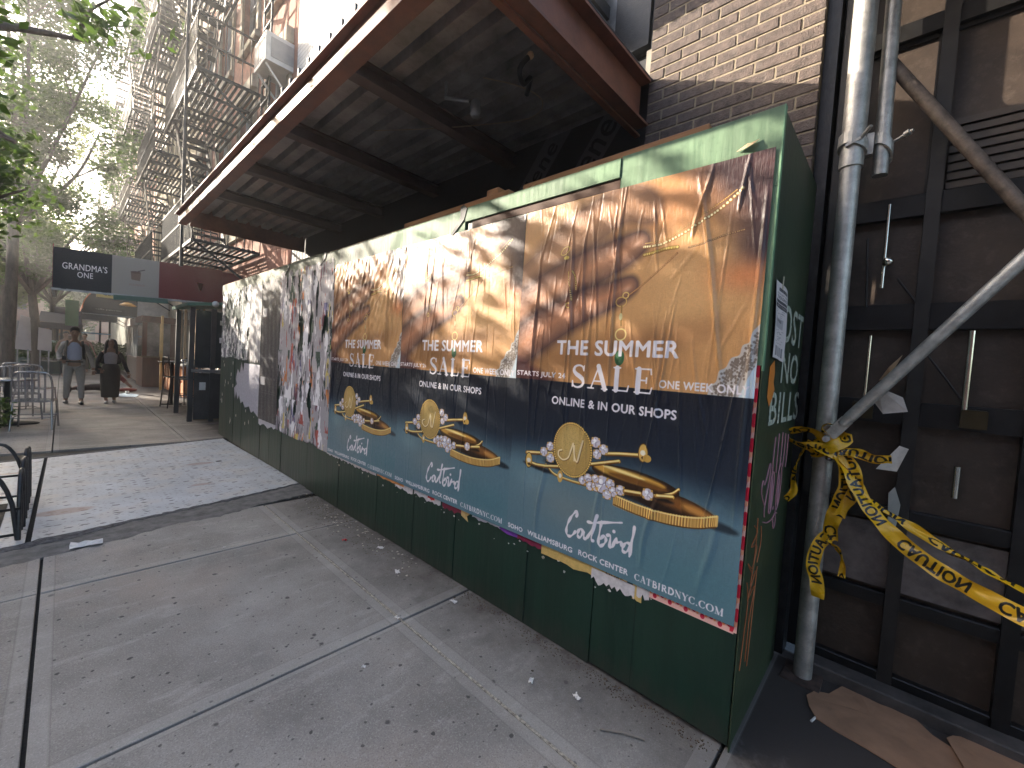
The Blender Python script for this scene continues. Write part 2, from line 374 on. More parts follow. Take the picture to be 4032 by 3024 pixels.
    for i in range(420):
        k = r.integers(0, len(edge)-1); q = r.uniform(.004, .07)
        u = edge[k][0]+q*.75+.004; v = edge[k][1]-q*.30-.003
        if v > .489 and u < 1: c.ell((u, v), .0034, .0042, (126, 112, 100))
    c.poly([(1.01, .580), (.955, .487), (1.01, .487)], (206, 218, 224))
    c.stroke([(1.0, .60), (.97, .56), (.945, .489)], .003, (150, 140, 132))
    # necklaces
    gold = (236, 206, 120)
    def chain(pts, rr, n, c1, c2):
        pts = smooth(pts, 30); L = len(pts)
        for i in range(n):
            p = pts[int(i*(L-1)/(n-1))]; c.ell(p, rr*1.25, rr*1.25, c2); c.ell((p[0]-rr*.15, p[1]+rr*.1), rr*.8, rr*.8, c1)
    chain([(.598, .838), (.66, .838), (.727, .853), (.80, .876), (.86, .899), (.918, .930)], .0052, 34, (252, 240, 190), (150, 100, 40))
    chain([(.602, .846), (.68, .849), (.75, .872), (.84, .905), (.90, .93)], .0022, 60, gold, (140, 80, 40))
    chain([(.60, .818), (.65, .822), (.68, .826), (.722, .826)], .0055, 26, (250, 226, 130), (150, 104, 40))
    chain([(.762, .822), (.81, .826), (.868, .836), (.932, .842)], .0026, 34, (214, 176, 110), (90, 52, 40))
    chain([(.722, .812), (.66, .776), (.60, .744), (.545, .720)], .0028, 50, (226, 176, 110), (140, 84, 50))
    c.ell((.537, .722), .012, .011, gold, ring=.0022); c.ell((.520, .706), .022, .018, (220, 180, 100), ring=.002)
    c.stroke([(.523, .695), (.526, .645)], .003, (150, 116, 60)); c.ell((.522, .668), .007, .014, (206, 200, 150))
    c.ell((.527, .622), .0215, .0215, (238, 214, 140), ring=.0028)
    c.ell((.529, .562), .020, .030, (36, 84, 50)); c.ell((.522, .569), .008, .012, (90, 140, 96), soft=.006)
    chain([(.262, .80), (.268, .77), (.283, .748), (.29, .72)], .003, 18, gold, (120, 80, 40))
    chain([(.286, .80), (.30, .78), (.306, .75)], .0035, 12, gold, (120, 80, 40))
    c.ell((.27, .706), .010, .010, gold, ring=.002); c.ell((.246, .842), .014, .008, (226, 196, 96)); c.ell((.238, .862), .024, .014, gold, rot=.5, ring=.002)
    # ---- rings: shadows first
    c.ell((.56, .228), .36, .030, (12, 14, 20), rot=-.10, soft=.02, op=.85); c.ell((.93, .203), .06, .014, (34, 44, 52), rot=-.12, soft=.012, op=.9)
    c.ell((.17, .225), .09, .010, (10, 12, 18), rot=-.1, soft=.01, op=.9)
    def gstroke(pts, rr, base=(206, 158, 66)):
        n = len(pts)
        c.stroke(pts, rr, (70, 44, 14))
        R = rr if isinstance(rr, list) else [rr]*n
        c.stroke(pts, [q*.82 for q in R], base)
        c.stroke([(x, y+.0016) for x, y in pts], [q*.34 for q in R], (252, 232, 160))
        c.stroke([(x, y-.0036) for x, y in pts], [q*.28 for q in R], (112, 72, 24))
    # ribbed band (right, low): dark inside, ribbed outside
    c.ell((.74, .226), .185, .040, (40, 22, 10), rot=-.10); c.ell((.80, .228), .115, .022, (150, 96, 40), rot=-.12, soft=.02, op=.8); c.ell((.86, .222), .05, .012, (224, 160, 80), rot=-.2, soft=.015, op=.7)
    c.ell((.70, .232), .08, .010, (30, 18, 10), rot=-.1, soft=.01)
    low = smooth([(.552, .206), (.62, .200), (.70, .197), (.78, .199), (.86, .208), (.924, .224)], 16)
    for i, (x, y) in enumerate(low):
        ph = i/len(low); h = .024
        k = .5+.5*math.sin(i*2*math.pi/2.1)
        colr = tuple(int(q) for q in np.array((150, 100, 40))*(1-k)+np.array((246, 206, 122))*k)
        c.stroke([(x, y), (x, y-h+.004*ph)], .0046, colr)
    c.stroke(low, .0022, (250, 226, 150)); c.stroke([(x, y-.024) for x, y in low], .002, (96, 60, 20))
    # tall band behind
    c.ell((.62, .258), .175, .034, (54, 32, 12), rot=-.06); c.ell((.60, .264), .15, .020, (206, 156, 66), rot=-.06, soft=.01); c.ell((.64, .256), .12, .012, (120, 76, 28), rot=-.06, soft=.012)
    c.ell((.57, .272), .10, .006, (250, 226, 150), rot=-.1, soft=.006); c.ell((.62, .258), .175, .034, (44, 28, 14), rot=-.06, ring=.003)
    gstroke(smooth([(.215, .240), (.26, .218), (.36, .212), (.5, .214), (.66, .226), (.76, .244), (.795, .262)], 6), [.006]*37)
    # upper band with claws
    gstroke(smooth([(.105, .236), (.17, .232), (.28, .243), (.42, .268), (.56, .296)], 6), [.0085]*25)
    gstroke([(.10, .262), (.16, .268), (.24, .276)], .010)
    gstroke([(.50, .308), (.56, .315), (.64, .322)], .009)
    def gem(u, v, q):
        c.ell((u, v), q*1.12, q*1.12, (118, 84, 46)); c.ell((u, v), q, q, (214, 206, 216))
        for j in range(9):
            an = r.uniform(0, 6.28); c.seg((u, v), (u+q*.85*math.cos(an), v+q*.57*math.sin(an)), q*.10, q*.03, [(255, 255, 255), (132, 124, 146), (170, 160, 176)][j % 3])
        c.ell((u-q*.2, v+q*.2), q*.35, q*.3, (250, 250, 255), soft=.003)
        for an in (.8, 2.4, 3.9, 5.5): c.ell((u+q*math.cos(an), v+q*.67*math.sin(an)), q*.22, q*.22, (216, 170, 86))
    def claw(u, v):
        c.ell((u, v), .020, .036, (92, 58, 20)); c.ell((u, v), .017, .032, (226, 184, 96)); c.ell((u, v), .011, .010, (240, 232, 214)); c.ell((u+.004, v-.012), .010, .006, (84, 52, 18))
    claw(.112, .240); claw(.655, .330); c.ell((.672, .318), .016, .014, (206, 160, 74))
    for q in [(.196, .276, .020), (.228, .296, .019), (.234, .262, .019), (.452, .333, .021), (.490, .318, .020), (.462, .302, .019)]: gem(*q)
    # medallion
    c.ell((.342, .299), .098, .117, (92, 62, 22), rot=.16)
    for i in range(70):
        an = 2*math.pi*i/70; x = .093*math.cos(an); y = .112*math.sin(an); ca, sa = math.cos(.16), math.sin(.16)
        c.ell((.342+x*ca-y*sa, .299+(x*sa+y*ca)/1.5), .0042, .0042, (232, 194, 108))
    c.ell((.342, .299), .088, .107, (188, 152, 84), rot=.16); c.ell((.33, .315), .06, .07, (214, 182, 112), rot=.16, soft=.04, op=.8)
    for i in range(900):
        an, q = r.uniform(0, 6.28), math.sqrt(r.uniform(0, 1))*.084; k = r.uniform(130, 235)
        c.ell((.342+q*math.cos(an), .299+q*1.2*math.sin(an)/1.5), .0016, .0012, (k, k*.84, k*.5), op=.55)
    N_ = smooth([(.290, .293), (.274, .288), (.276, .274), (.300, .266), (.326, .276), (.338, .300), (.346, .318), (.350, .300), (.360, .276), (.372, .270), (.382, .300), (.392, .330)], 6)
    c.stroke([(x+.003, y-.002) for x, y in N_], .0036, (140, 104, 50)); c.stroke(N_, .0032, (246, 228, 184)); c.stroke([(.352, .312), (.356, .270)], .0028, (246, 228, 184))
    # lower band gems
    for q in [(.402, .222, .017), (.428, .232, .018), (.440, .212, .018), (.468, .216, .020), (.497, .226, .034), (.530, .232, .019), (.545, .214, .019), (.520, .202, .018), (.575, .223, .019), (.462, .236, .016)]: gem(*q)
    c.ell((.290, .216), .014, .026, (214, 170, 84)); c.ell((.290, .218), .008, .010, (244, 236, 220))
    gstroke([(.595, .224), (.655, .228)], .010); gstroke([(.72, .234), (.775, .240)], .009); gem(.685, .232, .021)
    # ---- writing
    wh = (236, 230, 234)
    c.text('THE SUMMER', .228, .566, .755, .606, wh, 5)
    serif_text(c, 'SALE', .312, .4765, .672, .5375, wh, .12, 1.45)
    c.text('STARTS JULY 24', .006, .4935, .281, .512, wh, 2)
    c.text('ONE WEEK ONLY', .696, .4935, .986, .512, wh, 2)
    c.text('ONLINE & IN OUR SHOPS', .220, .4215, .765, .4435, wh, 3)
    for st in SCRIPT:
        s2 = smooth(st, 6); n = len(s2)
        c.stroke(s2, [(.0050+.0020*math.sin(i*.7))*(.75 if i in (0, n-1) else 1) for i in range(n)], wh)
    c.text('SOHO', .011, .0115, .101, .025, wh, 2); c.text('WILLIAMSBURG', .132, .0125, .377, .0265, wh, 2)
    c.text('ROCK CENTER', .409, .0145, .631, .029, wh, 2)
    serif_text(c, 'CATBIRDNYC.COM', .658, .0125, .967, .028, wh, .08, 1.5)
    return c.image('summer_sale_print')

def print_mat(name, img, rough=.35, bump=.5, alpha=False, grain=(1, 1, .06), bscale=200, coat=0.):
    mt = bpy.data.materials.new(name); mt.use_nodes = True; N = mt.node_tree.nodes; L = mt.node_tree.links; b = N['Principled BSDF']
    t = N.new('ShaderNodeTexImage'); t.image = img; t.interpolation = 'Cubic'; L.new(t.outputs[0], b.inputs['Base Color'])
    if alpha: L.new(t.outputs[1], b.inputs['Alpha'])
    t.extension = 'EXTEND'
    b.inputs['Roughness'].default_value = rough; b.inputs['Coat Weight'].default_value = coat; b.inputs['Coat Roughness'].default_value = .25
    g = N.new('ShaderNodeNewGeometry'); mp = N.new('ShaderNodeMapping'); mp.inputs['Scale'].default_value = grain; L.new(g.outputs['Position'], mp.inputs[0])
    n = N.new('ShaderNodeTexNoise'); n.inputs['Scale'].default_value = bscale; n.inputs['Detail'].default_value = 5; L.new(mp.outputs[0], n.inputs[0])
    n2 = N.new('ShaderNodeTexNoise'); n2.inputs['Scale'].default_value = 55; n2.inputs['Detail'].default_value = 4; L.new(g.outputs['Position'], n2.inputs[0])
    ad = N.new('ShaderNodeMath'); ad.operation = 'MULTIPLY_ADD'; L.new(n2.outputs[0], ad.inputs[0]); ad.inputs[1].default_value = .8; L.new(n.outputs[0], ad.inputs[2])
    bp = N.new('ShaderNodeBump'); bp.inputs['Strength'].default_value = bump; bp.inputs['Distance'].default_value = .002; L.new(ad.outputs[0], bp.inputs['Height']); L.new(bp.outputs[0], b.inputs['Normal'])
    rr = N.new('ShaderNodeMapRange'); rr.inputs[1].default_value = .35; rr.inputs[2].default_value = .7; rr.inputs[3].default_value = rough-.08; rr.inputs[4].default_value = rough+.15
    L.new(n2.outputs[0], rr.inputs[0]); L.new(rr.outputs[0], b.inputs['Roughness'])
    return mt

def sheet(name, P0, eu, ev, mat, nu=2, nv=2, disp=None, parent=None, **kw):
    """a paper sheet with uv: P0 corner, eu and ev edge vectors, disp(u,v)->offset along n"""
    P0, eu, ev = Vector(P0), Vector(eu), Vector(ev); n = eu.cross(ev).normalized()
    u, v = np.meshgrid(np.linspace(0, 1, nu), np.linspace(0, 1, nv), indexing='xy')
    d = disp(u, v) if disp else np.zeros_like(u)
    co_ = np.array(P0)+u[..., None]*np.array(eu)+v[..., None]*np.array(ev)+d[..., None]*np.array(n)
    idx = np.arange(nu*nv).reshape(nv, nu); f = np.stack([idx[:-1, :-1], idx[:-1, 1:], idx[1:, 1:], idx[1:, :-1]], -1).reshape(-1, 4)
    off = wloc(parent) if parent else P0
    me = bpy.data.meshes.new(name); me.vertices.add(nu*nv); me.vertices.foreach_set('co', (co_-np.array(off)).ravel())
    me.loops.add(f.size); me.loops.foreach_set('vertex_index', f.ravel()); me.polygons.add(len(f)); me.polygons.foreach_set('loop_start', np.arange(0, f.size, 4)); me.polygons.foreach_set('loop_total', np.full(len(f), 4))
    uvl = me.uv_layers.new(name='uv'); uvs = np.stack([u.ravel(), v.ravel()], -1)[f.ravel()]; uvl.data.foreach_set('uv', uvs.ravel())
    me.update(calc_edges=True); me.validate(); me.polygons.foreach_set('use_smooth', [True]*len(f)); me.materials.append(mat)
    o = bpy.data.objects.new(name, me); S.collection.objects.link(o)
    if parent: o.parent = parent
    else: o.location = off
    for k, q in kw.items(): o[k] = q
    return o
# ==== BUILD
D2 = lambda x, y: (x, y)
# ------------------------------------------------------------------ materials
m_slab = None
def slab_material():
    """concrete: mottled grey, gum spots and wear; shed shade is put into the colour"""
    mt = bpy.data.materials.new('concrete_slab'); mt.use_nodes = True; N = mt.node_tree.nodes; L = mt.node_tree.links; b = N['Principled BSDF']
    g = N.new('ShaderNodeNewGeometry'); pos = g.outputs['Position']
    def noise(sc, det=6, rough=.6, st=None):
        n = N.new('ShaderNodeTexNoise'); n.inputs['Scale'].default_value = sc; n.inputs['Detail'].default_value = det; n.inputs['Roughness'].default_value = rough
        if st:
            mp = N.new('ShaderNodeMapping'); mp.inputs['Scale'].default_value = st; L.new(pos, mp.inputs[0]); L.new(mp.outputs[0], n.inputs[0])
        else: L.new(pos, n.inputs[0])
        return n.outputs[0]
    def mrange(s, a, b_, c=0, d=1):
        r = N.new('ShaderNodeMapRange'); r.inputs[1].default_value = a; r.inputs[2].default_value = b_; r.inputs[3].default_value = c; r.inputs[4].default_value = d; L.new(s, r.inputs[0]); return r.outputs[0]
    def mix(f, a, c, col=True):
        m_ = N.new('ShaderNodeMix'); m_.data_type = 'RGBA'
        if hasattr(f, 'type'): L.new(f, m_.inputs[0])
        else: m_.inputs[0].default_value = f
        if isinstance(a, tuple): m_.inputs[6].default_value = (*a, 1)
        else: L.new(a, m_.inputs[6])
        if isinstance(c, tuple): m_.inputs[7].default_value = (*c, 1)
        else: L.new(c, m_.inputs[7])
        return m_.outputs[2]
    oi = N.new('ShaderNodeObjectInfo')
    c = mix(mrange(noise(1.6, 7), .35, .65), (.170, .158, .144), (.305, .286, .264))
    c = mix(mrange(noise(.9, 3), .52, .68, 0, .6), c, (.36, .29, .245))
    c = mix(mrange(noise(7, 8, .7), .5, .7, 0, .5), c, (.22, .205, .19))
    c = mix(mrange(noise(2.6, 9, .75, (1, 3, 1)), .54, .66, 0, .4), c, (.46, .43, .40))
    c = mix(mrange(noise(150, 3), .52, .66, 0, .45), c, (.42, .40, .37))
    c = mix(mrange(noise(210, 2), .54, .66, 0, .55), c, (.12, .112, .106))
    # per slab tint
    tint = mrange(oi.outputs['Random'], 0, 1, .88, 1.1)
    sc = N.new('ShaderNodeVectorMath'); sc.operation = 'SCALE'; L.new(c, sc.inputs[0]); L.new(tint, sc.inputs['Scale']); c = sc.outputs[0]
    # gum and tar spots
    for scl, th, col, seed in ((9, .105, (.030, .029, .030), 0), (4.2, .075, (.045, .042, .042), 3), (17, .12, (.06, .056, .054), 7), (7, .05, (.42, .41, .40), 11)):
        mp = N.new('ShaderNodeMapping'); mp.inputs['Location'].default_value = (seed, seed*.7, .3); L.new(pos, mp.inputs[0])
        wob = N.new('ShaderNodeTexNoise'); wob.inputs['Scale'].default_value = 30; L.new(mp.outputs[0], wob.inputs[0])
        wm = N.new('ShaderNodeVectorMath'); wm.operation = 'MULTIPLY_ADD'; wm.inputs[1].default_value = (.02, .02, 0); L.new(wob.outputs[1], wm.inputs[0]); L.new(mp.outputs[0], wm.inputs[2])
        vo = N.new('ShaderNodeTexVoronoi'); vo.voronoi_dimensions = '2D'; vo.inputs['Scale'].default_value = scl; L.new(wm.outputs[0], vo.inputs[0])
        sp = N.new('ShaderNodeSeparateColor'); L.new(vo.outputs['Color'], sp.inputs[0])
        rr = mrange(sp.outputs[0], 0, 1, -th*1.2, th)
        d = N.new('ShaderNodeMath'); d.operation = 'SUBTRACT'; L.new(rr, d.inputs[0]); L.new(vo.outputs['Distance'], d.inputs[1])
        c = mix(mrange(d.outputs[0], 0, .03, 0, .85 if scl != 7 else .5), c, col)
    # grime trodden in along the foot of the hoarding, shade painted under the shed, and the tooled margin round each slab
    sx = N.new('ShaderNodeSeparateXYZ'); L.new(pos, sx.inputs[0])
    def mth(op, a, b_=None, c_=None):
        q = N.new('ShaderNodeMath'); q.operation = op
        for i_, v_ in enumerate((a, b_, c_)):
            if v_ is None: continue
            if hasattr(v_, 'type'): L.new(v_, q.inputs[i_])
            else: q.inputs[i_].default_value = v_
        return q.outputs[0]
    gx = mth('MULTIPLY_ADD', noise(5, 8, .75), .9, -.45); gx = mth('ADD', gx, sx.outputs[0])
    c = mix(mrange(gx, -.75, -.2, 0, .30), c, (.12, .108, .098)); c = mix(mrange(gx, -.36, .0, 0, .75), c, (.085, .073, .064)); c = mix(mrange(gx, -.02, .12, 0, .85), c, (.040, .031, .027))  # the last, darkest mix puts the shed's shade into the ground colour
    fy = mth('PINGPONG', mth('ADD', sx.outputs[1], -.02+15.3), .7660); fx = mth('PINGPONG', mth('ADD', sx.outputs[0], .487+13.88), .694)
    for f_, lo_ in ((fy, .055), (fx, .06)):
        ln = mth('COMPARE', f_, lo_, .004); c = mix(mth('MULTIPLY', ln, .35), c, (.14, .13, .12))
        bd = mth('LESS_THAN', f_, lo_); c = mix(mth('MULTIPLY', bd, .16), c, (.46, .44, .41))
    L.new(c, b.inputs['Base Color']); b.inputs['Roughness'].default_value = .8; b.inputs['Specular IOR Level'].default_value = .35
    bp = N.new('ShaderNodeBump'); bp.inputs['Strength'].default_value = .5; bp.inputs['Distance'].default_value = .0025; L.new(noise(110, 5, .7), bp.inputs['Height'])
    L.new(bp.outputs[0], b.inputs['Normal']); MATS['concrete_slab'] = mt; return mt
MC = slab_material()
STEEL = M('galvanised_steel', (.50, .48, .44), .45, .7, .2, 14, .3, 300, dirt=.35, dirtc=(.16, .13, .10))
REDOX = M('red_oxide_steel', (.20, .075, .045), .55, 0, .22, 5, .3, 40, dirt=.25, dirtc=(.12, .05, .035))
DECK = M('dark_metal_deck', (.27, .245, .235), .42, .5, .3, 3, .2, 20, dirt=.3, dirtc=(.10, .095, .09))
GREEN = M('dark_green_paint', (.0035, .026, .015), .5, 0, .25, 4, 1.2, 22, st=(1, 1, .10), var2=((.009, .036, .022), 2.2, .6), dirt=.12, dirtc=(.02, .05, .035))
def grime(mt, z0, z1, col, amt):
    N = mt.node_tree.nodes; L = mt.node_tree.links; b = N['Principled BSDF']; src = b.inputs['Base Color'].links[0].from_socket
    g = N.new('ShaderNodeNewGeometry'); sx = N.new('ShaderNodeSeparateXYZ'); L.new(g.outputs['Position'], sx.inputs[0])
    mp = N.new('ShaderNodeMapping'); mp.inputs['Scale'].default_value = (1, 1, .35); L.new(g.outputs['Position'], mp.inputs[0])
    nz = N.new('ShaderNodeTexNoise'); nz.inputs['Scale'].default_value = 14; nz.inputs['Detail'].default_value = 8; nz.inputs['Roughness'].default_value = .75; L.new(mp.outputs[0], nz.inputs[0])
    ad = N.new('ShaderNodeMath'); ad.operation = 'MULTIPLY_ADD'; ad.inputs[1].default_value = -(z1-z0)*3; L.new(nz.outputs[0], ad.inputs[0]); L.new(sx.outputs[2], ad.inputs[2])
    r = N.new('ShaderNodeMapRange'); r.inputs[1].default_value = z0-(z1-z0)*1.5; r.inputs[2].default_value = z1-(z1-z0)*1.5; r.inputs[3].default_value = amt; r.inputs[4].default_value = 0; L.new(ad.outputs[0], r.inputs[0])
    mx = N.new('ShaderNodeMix'); mx.data_type = 'RGBA'; mx.inputs[7].default_value = (*col, 1); L.new(r.outputs[0], mx.inputs[0]); L.new(src, mx.inputs[6]); L.new(mx.outputs[2], b.inputs['Base Color'])
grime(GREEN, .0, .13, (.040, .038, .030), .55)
SAGE = M('sage_green_paint', (.17, .27, .155), .65, 0, .22, 5, 1.0, 26, st=(1, 1, .10), dirt=.3, dirtc=(.05, .11, .06))
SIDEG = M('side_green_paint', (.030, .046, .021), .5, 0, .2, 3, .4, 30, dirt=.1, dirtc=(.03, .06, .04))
TIMBER = M('raw_timber', (.42, .20, .085), .7, 0, .2, 6, .5, 60, st=(1, .12, 1))
PALEWOOD = M('splintered_wood', (.62, .42, .24), .7, 0, .25, 30, .6, 90)
BRICKM = M('grey_brown_brick', (.115, .084, .070), .75, 0, .35, 26, 1.2, 130, dirt=.5, dirtc=(.17, .14, .12))
MORTAR = M('pale_mortar', (.33, .27, .19), .9, 0, .15, 30, .8, 150)
BLACK = M('matt_black', (.012, .012, .013), .6, 0, .3, 4, .2, 30)
BLKMET = M('black_painted_iron', (.020, .020, .022), .38, .2, .3, 20, .4, 120, dirt=.2, dirtc=(.06, .05, .045))
GALV = M('galvanised_sheet', (.30, .31, .31), .45, .4, .25, 5, .2, 60, dirt=.3, dirtc=(.22, .22, .22))
WHITE = M('white_paint', (.62, .60, .56), .6, 0, .1, 4)
BROWNGLASS = M('papered_window', (.045, .030, .021), .50, 0, .22, 5, .3, 70, dirt=.12, dirtc=(.24, .19, .15))
PAPER = M('white_paper', (.66, .62, .58), .7, 0, .1, 30)
CONC = M('plain_concrete', (.28, .265, .245), .85, 0, .3, 8, .8, 90, dirt=.3)

# ------------------------------------------------------------------ ground
o = P('ground', MB().box(-300, 300, -60, 700, -.35, -.16), M('asphalt_road', (.050, .050, .052), .85, 0, .25, 3, .8, 140)); o['kind'] = 'structure'
XC = [-3.45, -1.875, -.487, .93]
bedding = P('sidewalk', MB().box(-3.47, .94, -6, 60, -.2, -.022), M('joint_dirt', (.022, .020, .018), .95, 0, .4, 40, 1, 90)); bedding['kind'] = 'structure'
YR = [-6.1, -4.57, -3.04, -1.51, .02, 1.552, 3.085, 3.92]+[7.50+1.53*k for k in range(0, 34)]
k = 0
for j in range(len(YR)-1):
    if j == 7: continue
    for i in range(3):
        b = MB(); x0, x1, y0, y1 = XC[i]+.007, XC[i+1]-.007, YR[j]+.007, YR[j+1]-.007
        if j > 24 and (j % 2): continue
        if j > 24: y1 += 1.53
        b.bevbox(x0, x1, y0, y1, -.05, 0, .0025)
        dz = random.uniform(-.003, .003)
        b.v = [(v[0], v[1], v[2]+dz+(v[0]-x0)*random.uniform(-.0, .0)) for v in b.v]
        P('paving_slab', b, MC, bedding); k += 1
# row holding the cellar hatch: plain slab bits left and right of it
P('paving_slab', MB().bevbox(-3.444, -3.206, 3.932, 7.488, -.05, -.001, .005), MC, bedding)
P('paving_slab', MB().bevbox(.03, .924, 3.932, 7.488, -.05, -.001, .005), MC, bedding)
P('joint_filler', MB().box(-.4925, -.4815, -3, 3.9, -.02, -.0015), M('pale_joint_sand', (.30, .27, .22), .95, 0, .5, 60, 1, 120), bedding)
# kerb and the road beyond it
kb = P('kerb', MB().bevbox(-3.62, -3.472, -6, 60, -.16, .004, .015), CONC); kb['kind'] = 'structure'
farside = P('far_pavement', MB().bevbox(-17, -11.5, -20, 60, -.16, 0, .02), CONC); farside['kind'] = 'structure'

PLATE = M('worn_grey_hatch_paint', (.44, .46, .485), .5, .0, .12, 2.5, .5, 60, var2=((.50, .47, .44), 3.5, .6), st=(1, 1, 1))
def spot_layer(mt, scl, th, col, stretch, op=.9, seed=2.):
    N = mt.node_tree.nodes; L = mt.node_tree.links; b = N['Principled BSDF']; src = b.inputs['Base Color'].links[0].from_socket
    g = N.new('ShaderNodeNewGeometry'); mp = N.new('ShaderNodeMapping'); mp.inputs['Scale'].default_value = stretch; mp.inputs['Location'].default_value = (seed, seed, 0)
    L.new(g.outputs['Position'], mp.inputs[0])
    vo = N.new('ShaderNodeTexVoronoi'); vo.voronoi_dimensions = '2D'; vo.inputs['Scale'].default_value = scl; vo.inputs['Randomness'].default_value = 1
    nz = N.new('ShaderNodeTexNoise'); nz.inputs['Scale'].default_value = 25; L.new(mp.outputs[0], nz.inputs[0])
    wm = N.new('ShaderNodeVectorMath'); wm.operation = 'MULTIPLY_ADD'; wm.inputs[1].default_value = (.03, .03, 0); L.new(nz.outputs[1], wm.inputs[0]); L.new(mp.outputs[0], wm.inputs[2]); L.new(wm.outputs[0], vo.inputs[0])
    sp = N.new('ShaderNodeSeparateColor'); L.new(vo.outputs['Color'], sp.inputs[0])
    rr = N.new('ShaderNodeMapRange'); rr.inputs[3].default_value = -th*.7; rr.inputs[4].default_value = th; L.new(sp.outputs[0], rr.inputs[0])
    d = N.new('ShaderNodeMath'); d.operation = 'SUBTRACT'; L.new(rr.outputs[0], d.inputs[0]); L.new(vo.outputs['Distance'], d.inputs[1])
    r2 = N.new('ShaderNodeMapRange'); r2.inputs[1].default_value = 0; r2.inputs[2].default_value = .04; r2.inputs[4].default_value = op; L.new(d.outputs[0], r2.inputs[0])
    mx = N.new('ShaderNodeMix'); mx.data_type = 'RGBA'; mx.inputs[7].default_value = (*col, 1); L.new(r2.outputs[0], mx.inputs[0]); L.new(src, mx.inputs[6]); L.new(mx.outputs[2], b.inputs['Base Color'])
spot_layer(PLATE, 13, .30, (.085, .08, .085), (.8, 1.5, 1)); spot_layer(PLATE, 30, .28, (.16, .15, .15), (.8, 1.5, 1), .7, 3.3); spot_layer(PLATE, 7, .14, (.12, .10, .09), (.8, 1.3, 1), .8, 5.)
spot_layer(PLATE, 1.1, .16, (.30, .17, .12), (.7, 1.5, 1), .6, 9.4)
h = T('cellar_hatch', 'pale grey speckled steel cellar hatch set flush in the pavement beside the hoarding', 'hatch', (-1, 5.8, 0))
def quad_plate(name, q, z0, z1, mat, parent):
    vs = [(x, y, z0) for x, y in q]+[(x, y, z1) for x, y in q]
    return P(name, MB().add(vs, [(3, 2, 1, 0), (4, 5, 6, 7), (0, 1, 5, 4), (1, 2, 6, 5), (2, 3, 7, 6), (3, 0, 4, 7)]), mat, parent)
quad_plate('hatch_leaf', [(-1.935, 3.98), (.03, 4.42), (-.03, 7.50), (-1.905, 7.02)], -.01, .008, PLATE, h)
quad_plate('hatch_leaf', [(-3.19, 3.72), (-1.965, 3.99), (-1.935, 7.01), (-3.19, 6.7)], -.01, .010, PLATE, h)
P('finger_hole', MB().lathe((-.42, 5.92, .0085), [(.001, .0), (.035, .0), (.036, -.004)], 14), BLACK, h)
# asphalt repair strip round the hatch
ASPH = M('asphalt_patch_grit', (.075, .075, .080), .9, 0, .5, 30, 2.5, 130)
ASPH2 = M('worn_patch_grit', (.13, .125, .12), .9, 0, .3, 12, 1.5, 120)
def ragged(pts, amp, n=9, seed=1):
    r = random.Random(seed); out = []
    for a, b_ in zip(pts[:-1], pts[1:]):
        for i in range(n):
            t = i/n; out.append((a[0]+(b_[0]-a[0])*t+r.uniform(-amp, amp)*.5, a[1]+(b_[1]-a[1])*t+r.uniform(-amp, amp)))
    out.append(pts[-1]); return out
def strip(name, up, lo, z, mat, parent=None, amp=.02):
    """band between two edges, slightly crowned"""
    def res(p, n):
        L = [0]; 
        for a, b_ in zip(p[:-1], p[1:]): L.append(L[-1]+math.dist(a, b_))
        return [(float(np.interp(t*L[-1]/(n-1), L, [q[0] for q in p])), float(np.interp(t*L[-1]/(n-1), L, [q[1] for q in p]))) for t in range(n)]
    n = 90; u = res(up, n); l = res(lo, n); r = random.Random(5)
    u = [(x, y+r.uniform(-amp, amp)*.6) for x, y in u]; l = [(x, y+r.uniform(-amp, amp)) for x, y in l]
    b = MB(); rows = []
    for t, zz in ((0, -.01), (0, z), (.5, z+.004), (1, z), (1, -.01)):
        rows.append([(a[0]+(c[0]-a[0])*t, a[1]+(c[1]-a[1])*t, zz+(r.uniform(-.001, .001) if zz > 0 else 0)) for a, c in zip(u, l)])
    vs = [v for row in rows for v in row]; fs = [(i*n+j, i*n+j+1, (i+1)*n+j+1, (i+1)*n+j) for i in range(4) for j in range(n-1)]
    b.add(vs, fs); return P(name, b, mat, parent)
ap = strip('asphalt_repair', [(-3.4, 3.74), (-1.95, 4.0), (-1.2, 4.17), (-.4, 4.34), (.02, 4.45)], [(-3.4, 3.5), (-2.07, 3.60), (-1.73, 3.68), (-1.42, 3.74), (-1.13, 3.84), (-.86, 3.82), (-.52, 3.94), (.02, 4.03)], .004, ASPH2); ap['kind'] = 'structure'
ap = strip('asphalt_seam', [(-3.4, 3.735), (-1.95, 3.99), (-1.9, 4.03), (-1.2, 4.16), (-.4, 4.33), (.02, 4.44)], [(-3.4, 3.58), (-2.07, 3.86), (-1.9, 3.90), (-1.68, 3.94), (-1.46, 4.06), (-1.2, 4.10), (-.4, 4.28), (.02, 4.40)], .009, ASPH); ap['kind'] = 'structure'
ap = strip('asphalt_seam', [(-3.4, 6.78), (-1.95, 7.12), (-1.2, 7.30), (.0, 7.60)], [(-3.4, 6.70), (-1.95, 7.03), (-1.2, 7.205), (.0, 7.505)], .008, ASPH, amp=.006); ap['kind'] = 'structure'
